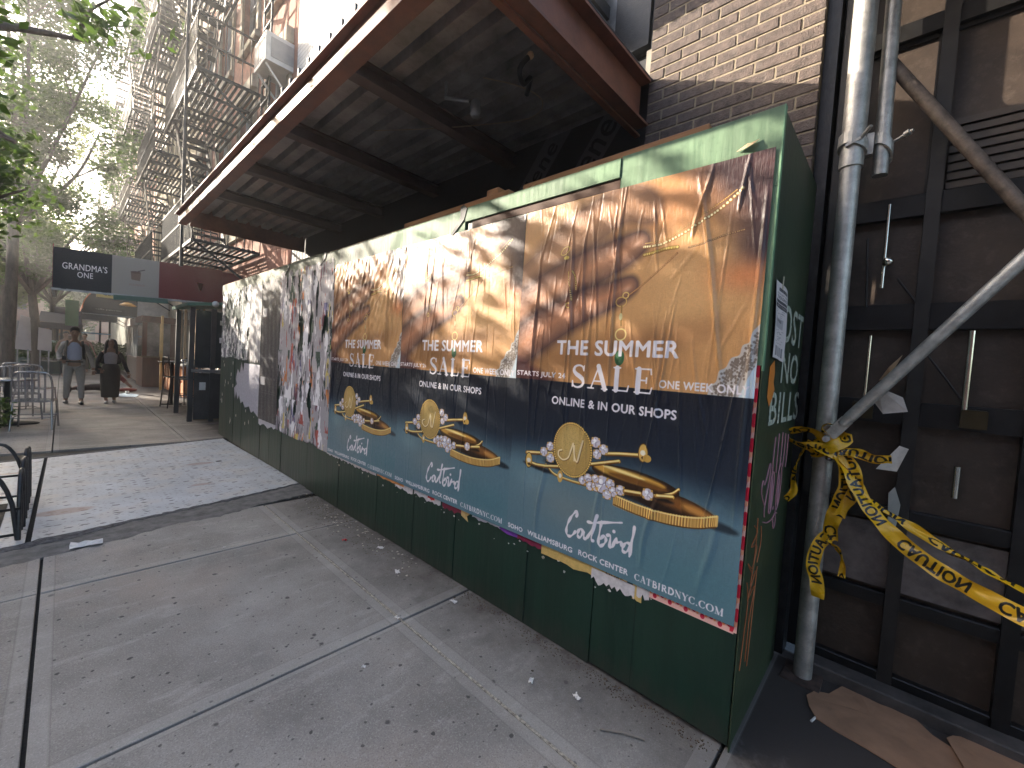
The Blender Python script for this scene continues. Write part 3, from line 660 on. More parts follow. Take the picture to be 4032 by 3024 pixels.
# loose grit, crumbs and leaves along the foot of the hoarding, one uncountable scatter
def scatter(name, n, fx, sz, mats, z=.001, label=None, cat=None):
    b = MB()
    for i in range(n):
        x, y = fx(i); s = random.uniform(*sz); a = random.uniform(0, 6.28); h_ = random.uniform(.15, .6)*s
        q = [(x+s*math.cos(a+t)*random.uniform(.5, 1.1), y+s*math.sin(a+t)*random.uniform(.5, 1.1), z+random.uniform(0, h_)) for t in (0, 1.4, 2.9, 4.4)]
        q2 = [(v[0], v[1], z-.002) for v in q]
        b.add(q+q2, [(0, 1, 2, 3), (0, 4, 5, 1), (1, 5, 6, 2), (2, 6, 7, 3), (3, 7, 4, 0)])
    o = P(name, b, mats); o['kind'] = 'stuff'
    tag(o, label, cat); return o
LITD = M('litter_brown', (.09, .065, .04), .9, 0, .6, 60, .5, 90); LITP = M('litter_pale', (.42, .38, .31), .8, 0, .4, 60)
scatter('dirt_litter', 1100, lambda i: (-abs(random.gauss(0, .12))-.02, random.gauss(3.3, .6)), (.003, .008), LITD, label='dark crumbs and dry leaf bits heaped along the foot of the hoarding', cat='litter')
scatter('paper_litter', 110, lambda i: (-abs(random.gauss(0, .10))-.02, random.gauss(3.0, .45)), (.004, .014), LITP, label='tiny pale paper bits caught along the foot of the hoarding', cat='litter')
scatter('dirt_litter', 900, lambda i: (-abs(random.gauss(0, .045))-.01, random.uniform(.0, 2.6)), (.0015, .005), LITD, label='fine black dirt gathered under the near end of the hoarding', cat='litter')
def scrap(x, y, s, lab, mat=PAPER, zz=.012, ang=0., asp=.6, group=None):
    n = 6; b = MB(); r = random.Random(int(x*977+y*131)); g = []
    for j in range(n):
        for i in range(n):
            u, v = (i/(n-1)-.5)*s, (j/(n-1)-.5)*s*asp; u += r.uniform(-.06, .06)*s; v += r.uniform(-.06, .06)*s
            g.append((x+u*math.cos(ang)-v*math.sin(ang), y+u*math.sin(ang)+v*math.cos(ang), .003+r.uniform(0, zz)))
    b.add(g, [(j*n+i, j*n+i+1, (j+1)*n+i+1, (j+1)*n+i) for j in range(n-1) for i in range(n-1)])
    o = P('paper_scrap', b, mat); tag(o, lab, 'paper scrap', group or 'paper scraps on the pavement'); md = o.modifiers.new('t', 'SOLIDIFY'); md.thickness = .0008; return o
scrap(-1.665, 3.73, .16, 'crumpled white napkin lying across the dark asphalt seam', zz=.03, ang=-.1, asp=.65)
scrap(-1.03, 4.47, .12, 'flat cream paper square with a dark mark on the hatch edge', M('cream_paper', (.55, .52, .42), .7, 0, .1, 30), zz=.004, asp=1.3)
for x, y, s, l in [(-.12, 2.43, .05, 'small crushed white wrapper against the hoarding foot, behind the red bit'), (-.22, 2.03, .05, 'pale torn paper bit near the second board joint'), (-.16, 1.5, .045, 'white crumpled scrap beside the black joint of the hoarding'),
                   (-.30, .76, .03, 'white scrap lying nearest the pavement corner of the hoarding'), (-.22, .56, .035, 'pair of white flakes close to the near hoarding board'), (-.50, 1.58, .03, 'little white flake on the crossing of two slab joints'),
                   (-.98, 3.12, .02, 'tiny white chip in the middle of the large slab'), (-.82, 1.35, .018, 'tiny pale crumb near the long dark slab joint')]:
    scrap(x, y, s, l, zz=.012, ang=x*9)
scrap(-.27, 2.72, .035, 'bright red sweet wrapper among the litter by the hoarding', M('red_foil', (.6, .04, .05), .4), zz=.015)
o = P('twig', MB().tube([(-.29, .40, .006), (-.24, .33, .008), (-.20, .25, .006)], .004, 6), M('grey_twig', (.2, .17, .14), .8)); tag(o, 'thin grey twig lying on the pavement near the hoarding corner', 'twig')
o = P('cigarette_end', MB().tube([(.43, -.215, .006), (.47, -.225, .006)], .005, 8), PAPER); tag(o, 'white cigarette end lying in the shade left of the cardboard', 'cigarette end')

# ------------------------------------------------------------------ hoarding
HL = 7.95
hb = T('hoarding', 'long green plywood hoarding pasted with posters along the pavement', 'hoarding', (0, 0, 0))
JY = [0, .645, 1.72, 2.74, 4.22, 5.44, 6.66, HL]
for a, b_ in zip(JY[:-1], JY[1:]):
    x = random.uniform(0, .005); zt = 2.478 if a < .6 else (2.365 if a < 1.7 else 2.44)
    P('plywood_board', MB().bevbox(x, .018, a+.004, b_-.004, random.uniform(.0, .02), zt, .001), GREEN if a > .6 else GREEN, hb)
# grooves pressed into the boards
for y in [.42, 1.08, 2.2, 3.45, 5.0, 5.8, 7.1]:
    P('board_groove', MB().box(-.0006, .004, y, y+.003, .01, 2.33), M('groove_green', (.004, .014, .010), .6), hb)
def topboard(y0, y1, z0, z1, x, mat=SAGE):
    return P('top_board', MB().bevbox(x, x+.012, y0, y1, z0, z1, .001), mat, hb)
topboard(-.002, .655, 2.19, 2.482, -.006); topboard(-.002, .034, 1.52, 2.189, -.0055); topboard(.66, 1.78, 2.385, 2.475, -.012)
topboard(.66, 1.72, 2.26, 2.335, -.004, M('weathered_green', (.14, .16, .11), .65, 0, .35, 9, 1.2, 40, st=(1, 1, .2), dirt=.5, dirtc=(.05, .07, .05)))
topboard(1.785, 2.70, 2.30, 2.47, -.009); topboard(2.705, 4.0, 2.30, 2.475, -.007, MATS['weathered_green']); topboard(4.005, HL, 2.33, 2.49, -.006, MATS['weathered_green'])
P('gap_rail', MB().box(-.001, .02, .66, 1.72, 2.338, 2.383), M('brown_rail', (.10, .045, .025), .7), hb)
for a, b_, z0, z1, x in [(.27, 1.3, 2.478, 2.515, .01), (1.42, 2.55, 2.473, 2.52, .012), (2.2, 4.4, 2.47, 2.50, .03), (4.45, HL, 2.486, 2.51, .02), (1.52, 1.62, 2.52, 2.56, .02)]:
    P('timber_batten', MB().bevbox(x, x+.09, a, b_, z0, z1, .003), TIMBER, hb)
P('end_board', MB().box(.0185, .80, -.001, .012, .0, 2.476), SIDEG, hb)
P('end_board', MB().box(.0185, .80, HL-.012, HL, .0, 2.476), SIDEG, hb)
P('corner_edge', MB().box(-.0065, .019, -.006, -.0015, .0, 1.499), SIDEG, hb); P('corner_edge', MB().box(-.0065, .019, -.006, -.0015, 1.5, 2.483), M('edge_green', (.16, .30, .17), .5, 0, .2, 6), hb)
P('strap', MB().prism([(-.016, 1.80, 2.50), (-.016, 1.765, 2.47), (-.016, 1.79, 2.40), (-.016, 1.90, 2.315), (-.016, 1.925, 2.32), (-.016, 1.83, 2.42), (-.016, 1.83, 2.49)], (.004, 0, 0)), BLACK, hb)
for y in (3.95, 4.95):
    P('strap', MB().prism([(-.014, y, 2.50), (-.014, y-.04, 2.48), (-.014, y-.01, 2.42), (-.014, y+.10, 2.36), (-.014, y+.12, 2.37), (-.014, y+.03, 2.43)], (.004, 0, 0)), BLACK, hb)
# splinter of wood stuck on the top board
o = P('wood_splinter', MB().add([(-.012, .150, 2.352), (-.032, .11, 2.347), (-.030, .085, 2.357), (-.012, .070, 2.378), (-.010, .10, 2.372), (-.02, .11, 2.369), (-.016, .135, 2.358)],
   [(0, 1, 6), (1, 2, 5, 6), (2, 3, 4, 5), (0, 6, 5, 4), (0, 4, 3, 2, 1)]), PALEWOOD); tag(o, 'pale splintered wood offcut stuck to the top green board above the nearest poster', 'wood offcut')

# ---- the three sale posters
PW, PH, PY0, PZ0 = 1.2256, 1.8288, .0132, .5016
img = summer_poster(); PM = print_mat('summer_sale_paper', img, .40, .7)
def wrinkler(seed, n, specials=(), top=.30, amp=.005, chaos=0):
    r = np.random.default_rng(seed); W = []
    for i in range(n):
        u0 = r.uniform(.02, .98); v1 = r.uniform(.45, 1.04); ln = r.gamma(2., .11)+.04
        W.append((u0, v1, ln, r.uniform(-.10, .10), r.uniform(.0022, .0055), r.uniform(.25, 1)*amp*(1 if r.random() < .8 else -.7), r.uniform(0, 6), r.uniform(.001, .008)))
    for i in range(n//5):
        u0 = r.uniform(.02, .98); W.append((u0, r.uniform(.1, .45), r.uniform(.08, .3), r.uniform(-.06, .06), r.uniform(.003, .006), r.uniform(.1, .4)*amp, r.uniform(0, 6), .003))
    W += list(specials)
    def f(u, v):
        d = np.zeros_like(u)
        for (u0, v1, ln, sl_, w, a, ph, wob) in W:
            t = (v1-v)/ln; c = u0+sl_*t+wob*np.sin(t*5+ph); env = np.clip(np.sin(np.clip(t, 0, 1)*math.pi), 0, 1)**.6
            x = (u-c)/w; d += a*env*np.exp(-x*x)
        rr = np.random.default_rng(seed+5)
        if chaos:
            for i in range(chaos):
                k = rr.normal(0, 1, 2)*rr.uniform(20, 90); ph = rr.uniform(0, 6.28)
                d += .0011*np.sin(k[0]*u+k[1]*v*1.5*.6+ph)*np.clip((v-.35)*3, 0, 1)*np.clip(1.2-u, 0, 1)**.5
        # slow swell of the plywood behind
        d += .0016*np.sin(u*9+seed)*np.sin(v*3+1)+.0006*np.sin(u*37+v*4)
        # lifted edges
        d += .004*np.exp(-((1-u)/.012))*np.clip(np.sin(v*11+seed), 0, 1)*np.clip((v-.3)*3, 0, 1)
        return np.clip(d, -.002, .016)+.0025
    return f
sp3 = [(.775, .985, .50, .14, .0065, .009, 0, .006), (.82, 1.0, .16, -.05, .005, .008, 1, .004), (.49, 1.0, .60, .0, .0045, .007, 2, .004), (.50, .5, .5, .01, .003, .003, 2, .003),
       (.26, .93, .34, .05, .006, .008, 1, .008), (.335, .90, .33, .02, .0055, .007, 3, .005), (.62, .95, .18, .04, .004, .005, 1, .003), (.93, 1.0, .12, -.02, .004, .007, 1, .002),
       (.985, .93, .75, -.01, .006, .007, 1, .003), (.10, .9, .5, -.01, .006, .006, 1, .006), (.21, .3, .28, -.03, .010, .006, 1, .01), (.50, .28, .26, -.04, .010, .005, 2, .008), (.73, .26, .22, -.06, .010, .006, 2, .01), (.92, .25, .22, -.03, .012, .005, 0, .01)]
labels = ['nearest summer sale poster with gold rings on blue, beside the green corner', 'middle summer sale poster, between its two twins', 'farthest and most crumpled summer sale poster, next to the torn bills']
sheet('sale_poster', (-.0095, PY0+PW, PZ0), (0, -PW, 0), (0, 0, PH), PM, 480, 150, wrinkler(1, 60, [(*q[:5], q[5]*1.5, *q[6:]) for q in sp3], amp=.0065), label=labels[0], category='poster', group='sale posters on the hoarding')
sheet('sale_poster', (-.0092, PY0+2*PW+.003, PZ0-.003), (0, -PW-.002, 0), (0, 0, PH), PM, 420, 130, wrinkler(2, 70, amp=.005), label=labels[1], category='poster', group='sale posters on the hoarding')
sheet('sale_poster', (-.0089, PY0+3*PW+.006, PZ0-.005), (0, -PW-.002, 0), (0, 0, PH), PM, 360, 130, wrinkler(3, 60, amp=.007, chaos=26), label=labels[2], category='poster', group='sale posters on the hoarding')

# ---- older bills showing round the edges
def bill(name, label, pts, col, x=-.0022, mat=None, group='old bill scraps under the posters', cat='bill scrap', ext=.0006):
    m_ = mat or M('bill_'+'_'.join(str(int(c*99)) for c in col), col, .6, 0, .12, 30, .4, 120)
    b = MB().prism([(x, y, z) for y, z in pts], (ext, 0, 0)); o = P(name, b, m_); tag(o, label, cat, group); return o
def jag(y0, y1, z0, z1, n=14, amp=.02, seed=0, up=False):
    """strip from z1 (hidden under the poster) down to a torn edge near z0"""
    r = random.Random(seed); pts = [(y0, z1), (y1, z1)]
    for i in range(n+1):
        t = i/n; pts.append((y1+(y0-y1)*t, z0+r.uniform(-amp, amp)*(1 if i % 2 else .2)))
    return pts
PINK = M('pink_bill', (.80, .42, .36), .5, 0, .05, 10)
spot_layer(PINK, 1, .5, (.70, .02, .06), (1, 1, 1), 1)
def dotted(name, rects, label):
    cvs = Canvas(64, 1024, (244, 190, 176)); r = random.Random(4)
    for i in range(22): cvs.ell((.2+.6*(i % 2), (i+.5)/22), .42, .42, (220, 30, 60)); cvs.ell((.75-.6*(i % 2), (i+.9)/22), .3, .3, (250, 150, 90), op=.5)
    return cvs.image(name)
DOT = print_mat('dotted_bill_paper', dotted('dotted_bill_print', 0, 0), .45, .3)
o = sheet('dotted_bill', (-.0025, .030, .475), (0, -.026, 0), (0, 0, 1.05), DOT, label='narrow pink bill with red dots peeking out along the near poster edge', category='bill scrap', group='old bill scraps under the posters')
cvs = Canvas(640, 64, (244, 190, 176))
for i in range(12): cvs.ell(((i+.5)/12, .35+.3*(i % 2)), .022, .022, (205, 20, 60)); cvs.ell(((i+.9)/12, .5), .012, .012, (250, 150, 90))
cvs.text('MORE FOR YOUR WEEKEND', .2, .55, .95, .9, (90, 40, 50), 0)
sheet('dotted_bill', (-.0022, .42, .468), (0, -.405, 0), (0, 0, .05), print_mat('dotted_bill_paper_two', cvs.image('dotted_print_two'), .45, .3), label='pink dotted strip under the lower right corner of the near poster', category='bill scrap', group='old bill scraps under the posters')
bill('yellow_bill', 'torn yellow bill end with black letters below the nearest poster', jag(.47, .98, .448, .505, 12, .010, 3), (.62, .42, .13))
bill('torn_bill', 'shredded white fringe hanging over the yellow bill', jag(.43, .66, .43, .49, 16, .030, 6), (.62, .58, .58), x=-.0030)
bill('torn_bill', 'second white shred right of the black letters', jag(.36, .42, .45, .50, 6, .025, 9), (.62, .58, .58), x=-.0030)
bill('yellow_bill', 'small yellow tongue at the end of the white fringe', jag(.395, .44, .425, .50, 4, .012, 19), (.62, .42, .13), x=-.0026)
bill('purple_bill', 'bright purple bill corner under the word Williamsburg', [(1.30, .505), (1.16, .505), (1.15, .475), (1.24, .468), (1.31, .485)], (.17, .04, .34))
bill('crimson_bill', 'dark crimson strip between purple and yellow bills', jag(.98, 1.16, .468, .505, 8, .010, 8), (.22, .010, .05))
bill('white_bill', 'thin white torn strip left of the purple corner', jag(1.30, 1.55, .482, .505, 12, .014, 12), (.60, .55, .60))
bill('crimson_bill', 'dark red rag with white flecks under the middle poster', jag(1.62, 1.86, .465, .505, 9, .016, 15), (.20, .012, .04))
bill('yellow_bill', 'small yellow flag hanging below the dark red rag', [(1.56, .50), (1.66, .50), (1.655, .46), (1.585, .435), (1.60, .47)], (.60, .40, .16), x=-.003)
bill('white_bill', 'white and red frayed strip under the middle poster corner', jag(1.88, 2.2, .462, .505, 14, .020, 17), (.60, .56, .56))
bill('red_bill', 'red fleck on the frayed strip below the middle poster', jag(1.95, 2.03, .478, .50, 5, .012, 18), (.55, .03, .03), x=-.003)
bill('white_bill', 'white paper rag with black print under the middle poster', jag(2.22, 2.46, .455, .505, 12, .022, 21), (.60, .56, .56))
bill('orange_bill', 'orange strip along the lower edge of the middle poster', jag(2.34, 2.74, .478, .505, 12, .007, 23), (.75, .30, .08), x=-.0028)
bill('white_bill', 'ragged white strip below the joint of the far two posters', jag(2.76, 3.2, .470, .505, 18, .014, 25), (.62, .55, .54))
bill('white_bill', 'fine white ragged edge below the farthest sale poster', jag(3.2, 3.72, .478, .505, 24, .012, 27), (.60, .56, .60))
cvs = Canvas(256, 64, (205, 160, 90)); cvs.text('MORE', .05, .15, .95, .9, (20, 18, 16), 3)
sheet('bill_letters', (-.0028, .585, .483), (0, -.10, 0), (0, 0, .026), print_mat('yellow_letters', cvs.image('more_print'), .6, .3), label='black letters printed on the torn yellow bill', category='bill scrap', group='old bill scraps under the posters')
for i in range(34):
    y = random.uniform(.3, 3.6); z = random.uniform(.40, .47); s = random.uniform(.004, .014)
    b = MB().prism([(-.0018, y+s*math.cos(t)*random.uniform(.4, 1.3), z+s*.7*math.sin(t)*random.uniform(.4, 1.3)) for t in (0, 1.2, 2.5, 3.6, 5)], (.0014, 0, 0))
    P('glue_scrap', b, PAPER if i % 4 else LITP, hb)

# ---- torn bills at the far end
def torn_canvas(w, h, seed, base, cols, n, cover, gaps=30, vert=1.):
    c = Canvas(w, h, base, 0); r = np.random.default_rng(seed)
    # coverage from stacked vertical noise
    m = np.zeros((h, w), np.float32)
    for k in (4, 8, 16, 32, 64):
        gx, gy = max(2, int(w/ (w/ (k*2.4)))), max(2, int(k*.8))
        a = r.normal(0, 1, (gy+2, gx+2)); yy = np.linspace(0, gy, h); xx = np.linspace(0, gx, w); y0 = yy.astype(int); x0 = xx.astype(int)
        fy = (yy-y0)[:, None]; fx = xx-x0; fy = fy*fy*(3-2*fy); fx = fx*fx*(3-2*fx)
        m += (a[y0][:, x0]*(1-fx)*(1-fy)+a[y0][:, x0+1]*fx*(1-fy)+a[y0+1][:, x0]*(1-fx)*fy+a[y0+1][:, x0+1]*fx*fy)*(4/k)**.55
    m = (m-m.mean())/m.std()
    def layer(th, col, sign=1, off=(0, 0)):
        mm = np.roll(m, off, (0, 1)); msk = np.clip((sign*mm-th)*9+.5, 0, 1); c.blend(msk, col); return msk
    al = np.clip((m+cover)*9+.5, 0, 1)
    edge = np.minimum(np.minimum(c.U*w, (1-c.U)*w)/6, np.minimum(c.V*h, (1-c.V)*h)/10)+r.normal(0, .2, (h, w))*0
    al *= np.clip(edge+m*.4, 0, 1); c.a[..., 3] = al
    for th, col, sg, off in cols: layer(th, col, sg, off)
    for i in range(n):
        u, v = r.uniform(0, 1, 2); l = r.uniform(.01, .07); q = r.uniform(-.01, .01)
        c.stroke([(u, v), (u+q, v-l*.5), (u+q*2, v-l)], r.uniform(.002, .010), [(240, 236, 236), (130, 122, 126), (200, 192, 196)][int(r.integers(0, 3))], op=.8)
    return c
c = torn_canvas(420, 620, 5, (176, 170, 174), [(1.7, (180, 80, 70), 1, (60, 30)), (1.75, (216, 130, 70), 1, (200, 90)), (1.8, (110, 60, 76), -1, (30, 160)), (1.6, (46, 70, 56), 1, (320, 10)), (2.0, (100, 96, 140), 1, (480, 50)), (.95, (246, 242, 244), 1, (140, 140)), (1.5, (120, 112, 118), -1, (250, 250)), (2.2, (220, 196, 100), 1, (20, 300))], 140, 1.15)
sheet('torn_bills', (-.004, 5.20, .49), (0, -1.50, 0), (0, 0, 1.92), print_mat('torn_bills_paper', c.image('torn_print'), .7, .8, True), 60, 60, lambda u, v: .004+.003*np.sin(u*40+v*9)*np.sin(v*23), label='layers of ragged white, red and orange torn bills left of the sale posters', category='poster', group='torn bills at the far end')
c = Canvas(300, 700, (74, 70, 72)); r = np.random.default_rng(8)
for i in range(5): c.poly([(.1+.17*i, .30), (.2+.17*i, .30), (.2+.17*i, .315), (.1+.17*i, .315)], (150, 146, 146), op=.35)
for v in (.45, .455, .20, .215): c.poly([(.15, v), (.9, v), (.9, v+.003), (.15, v+.003)], (150, 146, 146), op=.5)
c.poly([(.06, .75), (.30, .75), (.30, .81), (.06, .81)], (200, 196, 196)); c.poly([(.05, .255), (.30, .255), (.30, .315), (.05, .315)], (200, 196, 196))
for i in range(200): c.stroke([(r.uniform(0, 1), q := r.uniform(0, 1)), (r.uniform(0, 1)*0+r.uniform(0, 1), q)], .0004, (100, 96, 98), op=.12)
sheet('dark_bill', (-.005, 5.86, .55), (0, -.68, 0), (0, 0, 1.80), print_mat('dark_bill_paper', c.image('dark_print'), .4, .5), 30, 60, lambda u, v: .003+.002*np.sin(u*30+v*7), label='tall charcoal bill with two small pale labels among the torn ones', category='poster', group='torn bills at the far end')
bill('white_bill', 'torn white stub below the tall charcoal bill', jag(5.2, 5.86, .49, .56, 9, .035, 31), (.60, .57, .60), group='torn bills at the far end')
c = torn_canvas(360, 400, 11, (140, 138, 140), [(.7, (238, 236, 232), 1, (60, 30)), (.9, (40, 56, 48), -1, (90, 60)), (1.6, (80, 78, 90), 1, (200, 90)), (1.2, (250, 248, 240), 1, (10, 200))], 260, .55)
sheet('torn_bills', (-.004, 7.90, 1.30), (0, -1.52, 0), (0, 0, 1.08), print_mat('torn_grey_paper', c.image('torn_grey_print'), .6, .9, True), 60, 50, lambda u, v: .004+.003*np.sin(u*33+v*9)*np.sin(v*19), label='peeling grey and white flyers over green paint at the far corner', category='poster', group='torn bills at the far end')
sheet('grey_bill', (-.003, 6.40, 1.28), (0, -.52, 0), (0, 0, 1.10), print_mat('streaky_grey_paper', torn_canvas(200, 300, 15, (176, 172, 172), [(1.0, (226, 222, 220), 1, (60, 30)), (1.2, (110, 106, 108), -1, (90, 60))], 60, 9).image('streak_print'), .4, .7), 20, 30, lambda u, v: .003+.001*np.sin(u*20), label='faded grey bill between flyers and charcoal bill', category='poster', group='torn bills at the far end')
bill('white_bill', 'big blank lilac-white torn bill under the grey flyers', jag(5.90, 6.95, .66, 1.26, 12, .04, 33)[:2]+[(6.60, 1.26), (6.64, 1.14), (6.74, 1.27), (6.80, 1.10), (6.92, 1.16), (7.0, 1.0), (6.93, .93), (7.08, .86), (7.02, .70), (6.96, .82), (6.88, .70), (6.8, .78), (6.72, .66), (6.6, .70), (6.5, .62), (6.3, .66), (6.2, .58), (6.1, .62), (5.90, .56)], (.46, .44, .49), group='torn bills at the far end', cat='poster')
for i in range(26):
    y = random.uniform(6.0, 7.9); z = random.uniform(.3, 1.25); s = random.uniform(.008, .03)
    P('glue_scrap', MB().prism([(-.0018, y+s*math.cos(t)*random.uniform(.4, 1), z+s*1.6*math.sin(t)*random.uniform(.4, 1.3)) for t in (0, 1.2, 2.5, 3.6, 5)], (.0014, 0, 0)), PAPER, hb)

# ---- end board: stencil, flyer, doodles
def on_end(pts, y=-.0022, ext=.0008):
    return MB().prism([(x, y, z) for x, z in pts], (0, ext, 0))
cs = Canvas(512, 420, (0, 0, 0), 0)
def stencil(txt, u0, v0, u1, v1):
    before = cs.a[..., :3].copy(); cs.text(txt, u0, v0, u1, v1, (255, 255, 255), 5)
stencil('POST', .0, .70, .86, 1.0); stencil('NO', .26, .36, .80, .62); stencil('BILLS', .03, .02, .95, .28)
msk = cs.a[..., 0].copy(); rn = np.random.default_rng(2)
for u in (.10, .30, .515, .73, .37, .62, .12, .49, .85, .93): pass
for v0, v1, us in ((.70, 1.0, (.095, .315, .53, .745)), (.36, .62, (.40, .665)), (.02, .28, (.13, .905))):
    for u in us: msk[int(v0*420):int(v1*420), int(u*512)-2:int(u*512)+2] *= .15
blot = np.kron(rn.uniform(0, 1, (42, 52)), np.ones((10, 10)))[:420, :512]; msk *= np.where(blot > .93, .55, 1)
cs.a[..., :3] = np.array((.72, .74, .68)); cs.a[..., 3] = msk
o = sheet('stencil_lettering', (.16, -.0035, 1.27), (.70, 0, 0), (0, 0, .53), print_mat('stencil_paint', cs.image('stencil_print'), .6, .2, True), parent=hb); o['label'] = 'white stencilled words on the dark green end board'
c = Canvas(220, 420, (214, 204, 202)); r = np.random.default_rng(9)
c.poly([(.28, .90), (.92, .90), (.92, .94), (.28, .94)], (52, 50, 54)); c.text('NYC RENT BOARD', .32, .908, .88, .932, (214, 204, 202), 0)
c.text('VOTE NEW YORK', .16, .855, .92, .875, (90, 84, 88), 0); c.text('THOUSANDS', .20, .80, .92, .84, (52, 50, 54), 1)
c.poly([(.10, .745), (.94, .745), (.94, .785), (.10, .785)], (80, 76, 80)); c.poly([(.06, .68), (.94, .68), (.94, .735), (.06, .735)], (60, 58, 62)); c.text('APPLY TODAY', .2, .695, .85, .72, (214, 204, 202), 0)
c.poly([(.10, .42), (.72, .42), (.72, .55), (.10, .55)], (176, 168, 168)); c.text('FREE', .26, .50, .60, .535, (52, 50, 54), 1)
for i in range(60):
    v = r.uniform(.20, .66); u = r.uniform(.08, .7)
    if not .41 < v < .56: c.poly([(u, v), (u+r.uniform(.05, .2), v), (u+.15, v+.006), (u, v+.006)], (130, 122, 124), op=.8)
for k in range(4): c.poly([(.12+.2*k, .04), (.25+.2*k, .04), (.25+.2*k, .17), (.12+.2*k, .17)], (140, 134, 136))
fl = sheet('flyer', (.115, -.010, 1.56), (.215, 0, -.01), (-.035, 0, .30), print_mat('flyer_paper', c.image('flyer_print'), .7, .2), 12, 16, lambda u, v: .003*np.sin(u*6+v*4), label='white printed flyer taped over the first stencil letter on the end board', category='flyer')
P('tape', on_end([(.17, 1.835), (.19, 1.835), (.195, 1.89), (.175, 1.89)], -.012, .0005), M('masking_tape', (.5, .45, .33), .5), fl)
o = P('orange_sticker', on_end([(.12, 1.52), (.19, 1.55), (.215, 1.50), (.205, 1.46), (.235, 1.43), (.20, 1.385), (.16, 1.36), (.115, 1.40)], -.004), M('orange_bill_paint', (.70, .22, .03), .5)); tag(o, 'torn orange sticker left of the stencilled word no', 'sticker')
def scribble(name, lab, curves, r, col, parent=hb):
    b = MB()
    for cu in curves: b.tube([(x, -.003, z) for x, z in smooth(cu, 5)], r, 5)
    o = P(name, b, M(name+'_ink', col, .6), parent); o['label'] = lab; return o
scribble('pink_doodle', 'pale pink chalk doodle of a face under the stencil', [
 [(.35, 1.22), (.34, 1.12), (.35, 1.04)], [(.42, 1.23), (.42, 1.12), (.42, 1.05)], [(.50, 1.23), (.50, 1.12), (.49, 1.05)], [(.57, 1.22), (.57, 1.12), (.56, 1.06)], [(.64, 1.21), (.64, 1.12), (.63, 1.05)],
 [(.25, .93), (.17, 1.0), (.18, 1.05), (.22, 1.03), (.29, 1.11), (.30, 1.05), (.25, .93), (.26, .88)], [(.33, .92), (.33, 1.03), (.38, 1.06), (.40, 1.0), (.38, .89), (.34, .88), (.33, .92)],
 [(.47, .92), (.48, 1.04), (.53, 1.08), (.56, 1.0), (.54, .90), (.49, .86), (.47, .92)], [(.25, .86), (.33, .84), (.42, .835), (.48, .85), (.53, .84)], [(.44, .83), (.47, .78), (.50, .80), (.48, .86)]], .0028, (.42, .20, .24))
b = MB(); b.ball((.365, -.003, .965), (.022, .0015, .075), 10); b.ball((.515, -.003, .96), (.022, .0015, .08), 10); b.ball((.43, -.003, .885), (.014, .0015, .010), 8)
P('doodle_eye', b, M('pink_doodle_fill', (.40, .19, .24), .6), hb)
scribble('orange_scrawl', 'thin orange scratched scrawl low on the end board', [[(.10, .88), (.16, .84), (.08, .80), (.17, .78), (.13, .70), (.05, .74), (.15, .66)], [(.15, .90), (.15, .75), (.12, .62), (.19, .67), (.09, .58), (.20, .60), (.15, .48), (.14, .30)], [(.21, .68), (.20, .52), (.19, .36), (.18, .26)], [(.06, .66), (.10, .56), (.08, .42), (.06, .30)], [(.22, .85), (.24, .78), (.2, .7)]], .0022, (.42, .13, .045))

# ------------------------------------------------------------------ brick wall beside the canopy
BX = .82
bw = T('brick_wall', 'grey-brown brick wall with pale raked mortar above the near end of the hoarding', 'wall', (BX, .5, 0))
P('mortar', MB().box(BX+.0022, 1.15, .032, .978, 0, 5.6), MORTAR, bw)
Lb, Hb, gp = .203, .0577, .010; cz = Hb+gp
bm = {}
i = 0; z = 2.10
while z < 4.4:
    y = .978-(.0 if i % 2 == 0 else (Lb+gp)/2)-.0; first = True
    ys = []
    if i % 2: ys.append((.978-(Lb-gp)/2, .978)); y = .978-(Lb-gp)/2-gp
    while y > .03+.02:
        y0 = max(.032, y-Lb); ys.append((y0, y)); y = y0-gp
    for (a, b_) in ys:
        if b_-a < .03: continue
        key = (round(b_-a, 3), random.randint(0, 3))
        if key not in bm:
            l = (b_-a)/2; rr = random.Random(key[1]*7+1); ch = .003
            m0 = MB(); j = lambda: rr.uniform(-.0012, .0012)
            vs = [(.02, -l, 0), (.02, l, 0), (.02, l, Hb), (.02, -l, Hb), (-.002+ch, -l+j(), j()), (-.002+ch, l+j(), j()), (-.002+ch, l+j(), Hb+j()), (-.002+ch, -l+j(), Hb+j()),
                  (-.002+j(), -l+ch, ch), (-.002+j(), l-ch, ch), (-.002+j(), l-ch, Hb-ch), (-.002+j(), -l+ch, Hb-ch)]
            m0.add(vs, [(0, 1, 5, 4), (1, 2, 6, 5), (2, 3, 7, 6), (3, 0, 4, 7), (4, 5, 9, 8), (5, 6, 10, 9), (6, 7, 11, 10), (7, 4, 8, 11), (8, 9, 10, 11)])
            bm[key] = mesh_of('brick', m0, BRICKM)
        o = bpy.data.objects.new('brick', bm[key]); S.collection.objects.link(o); o.parent = bw; o.location = (random.uniform(-.0015, .0015), (a+b_)/2-.5, z)
    z += cz; i += 1
# upper courses too small and out of view: plain face
P('upper_face', MB().box(BX, 1.15, .032, .978, 4.45, 5.6), BRICKM, bw)
P('metal_trim', MB().box(.835, .90, .980, .992, 3.62, 4.6), BLACK, bw); P('metal_trim', MB().box(.835, .93, .980, 1.02, 3.40, 3.62), M('beige_trim', (.30, .27, .22), .6), bw)
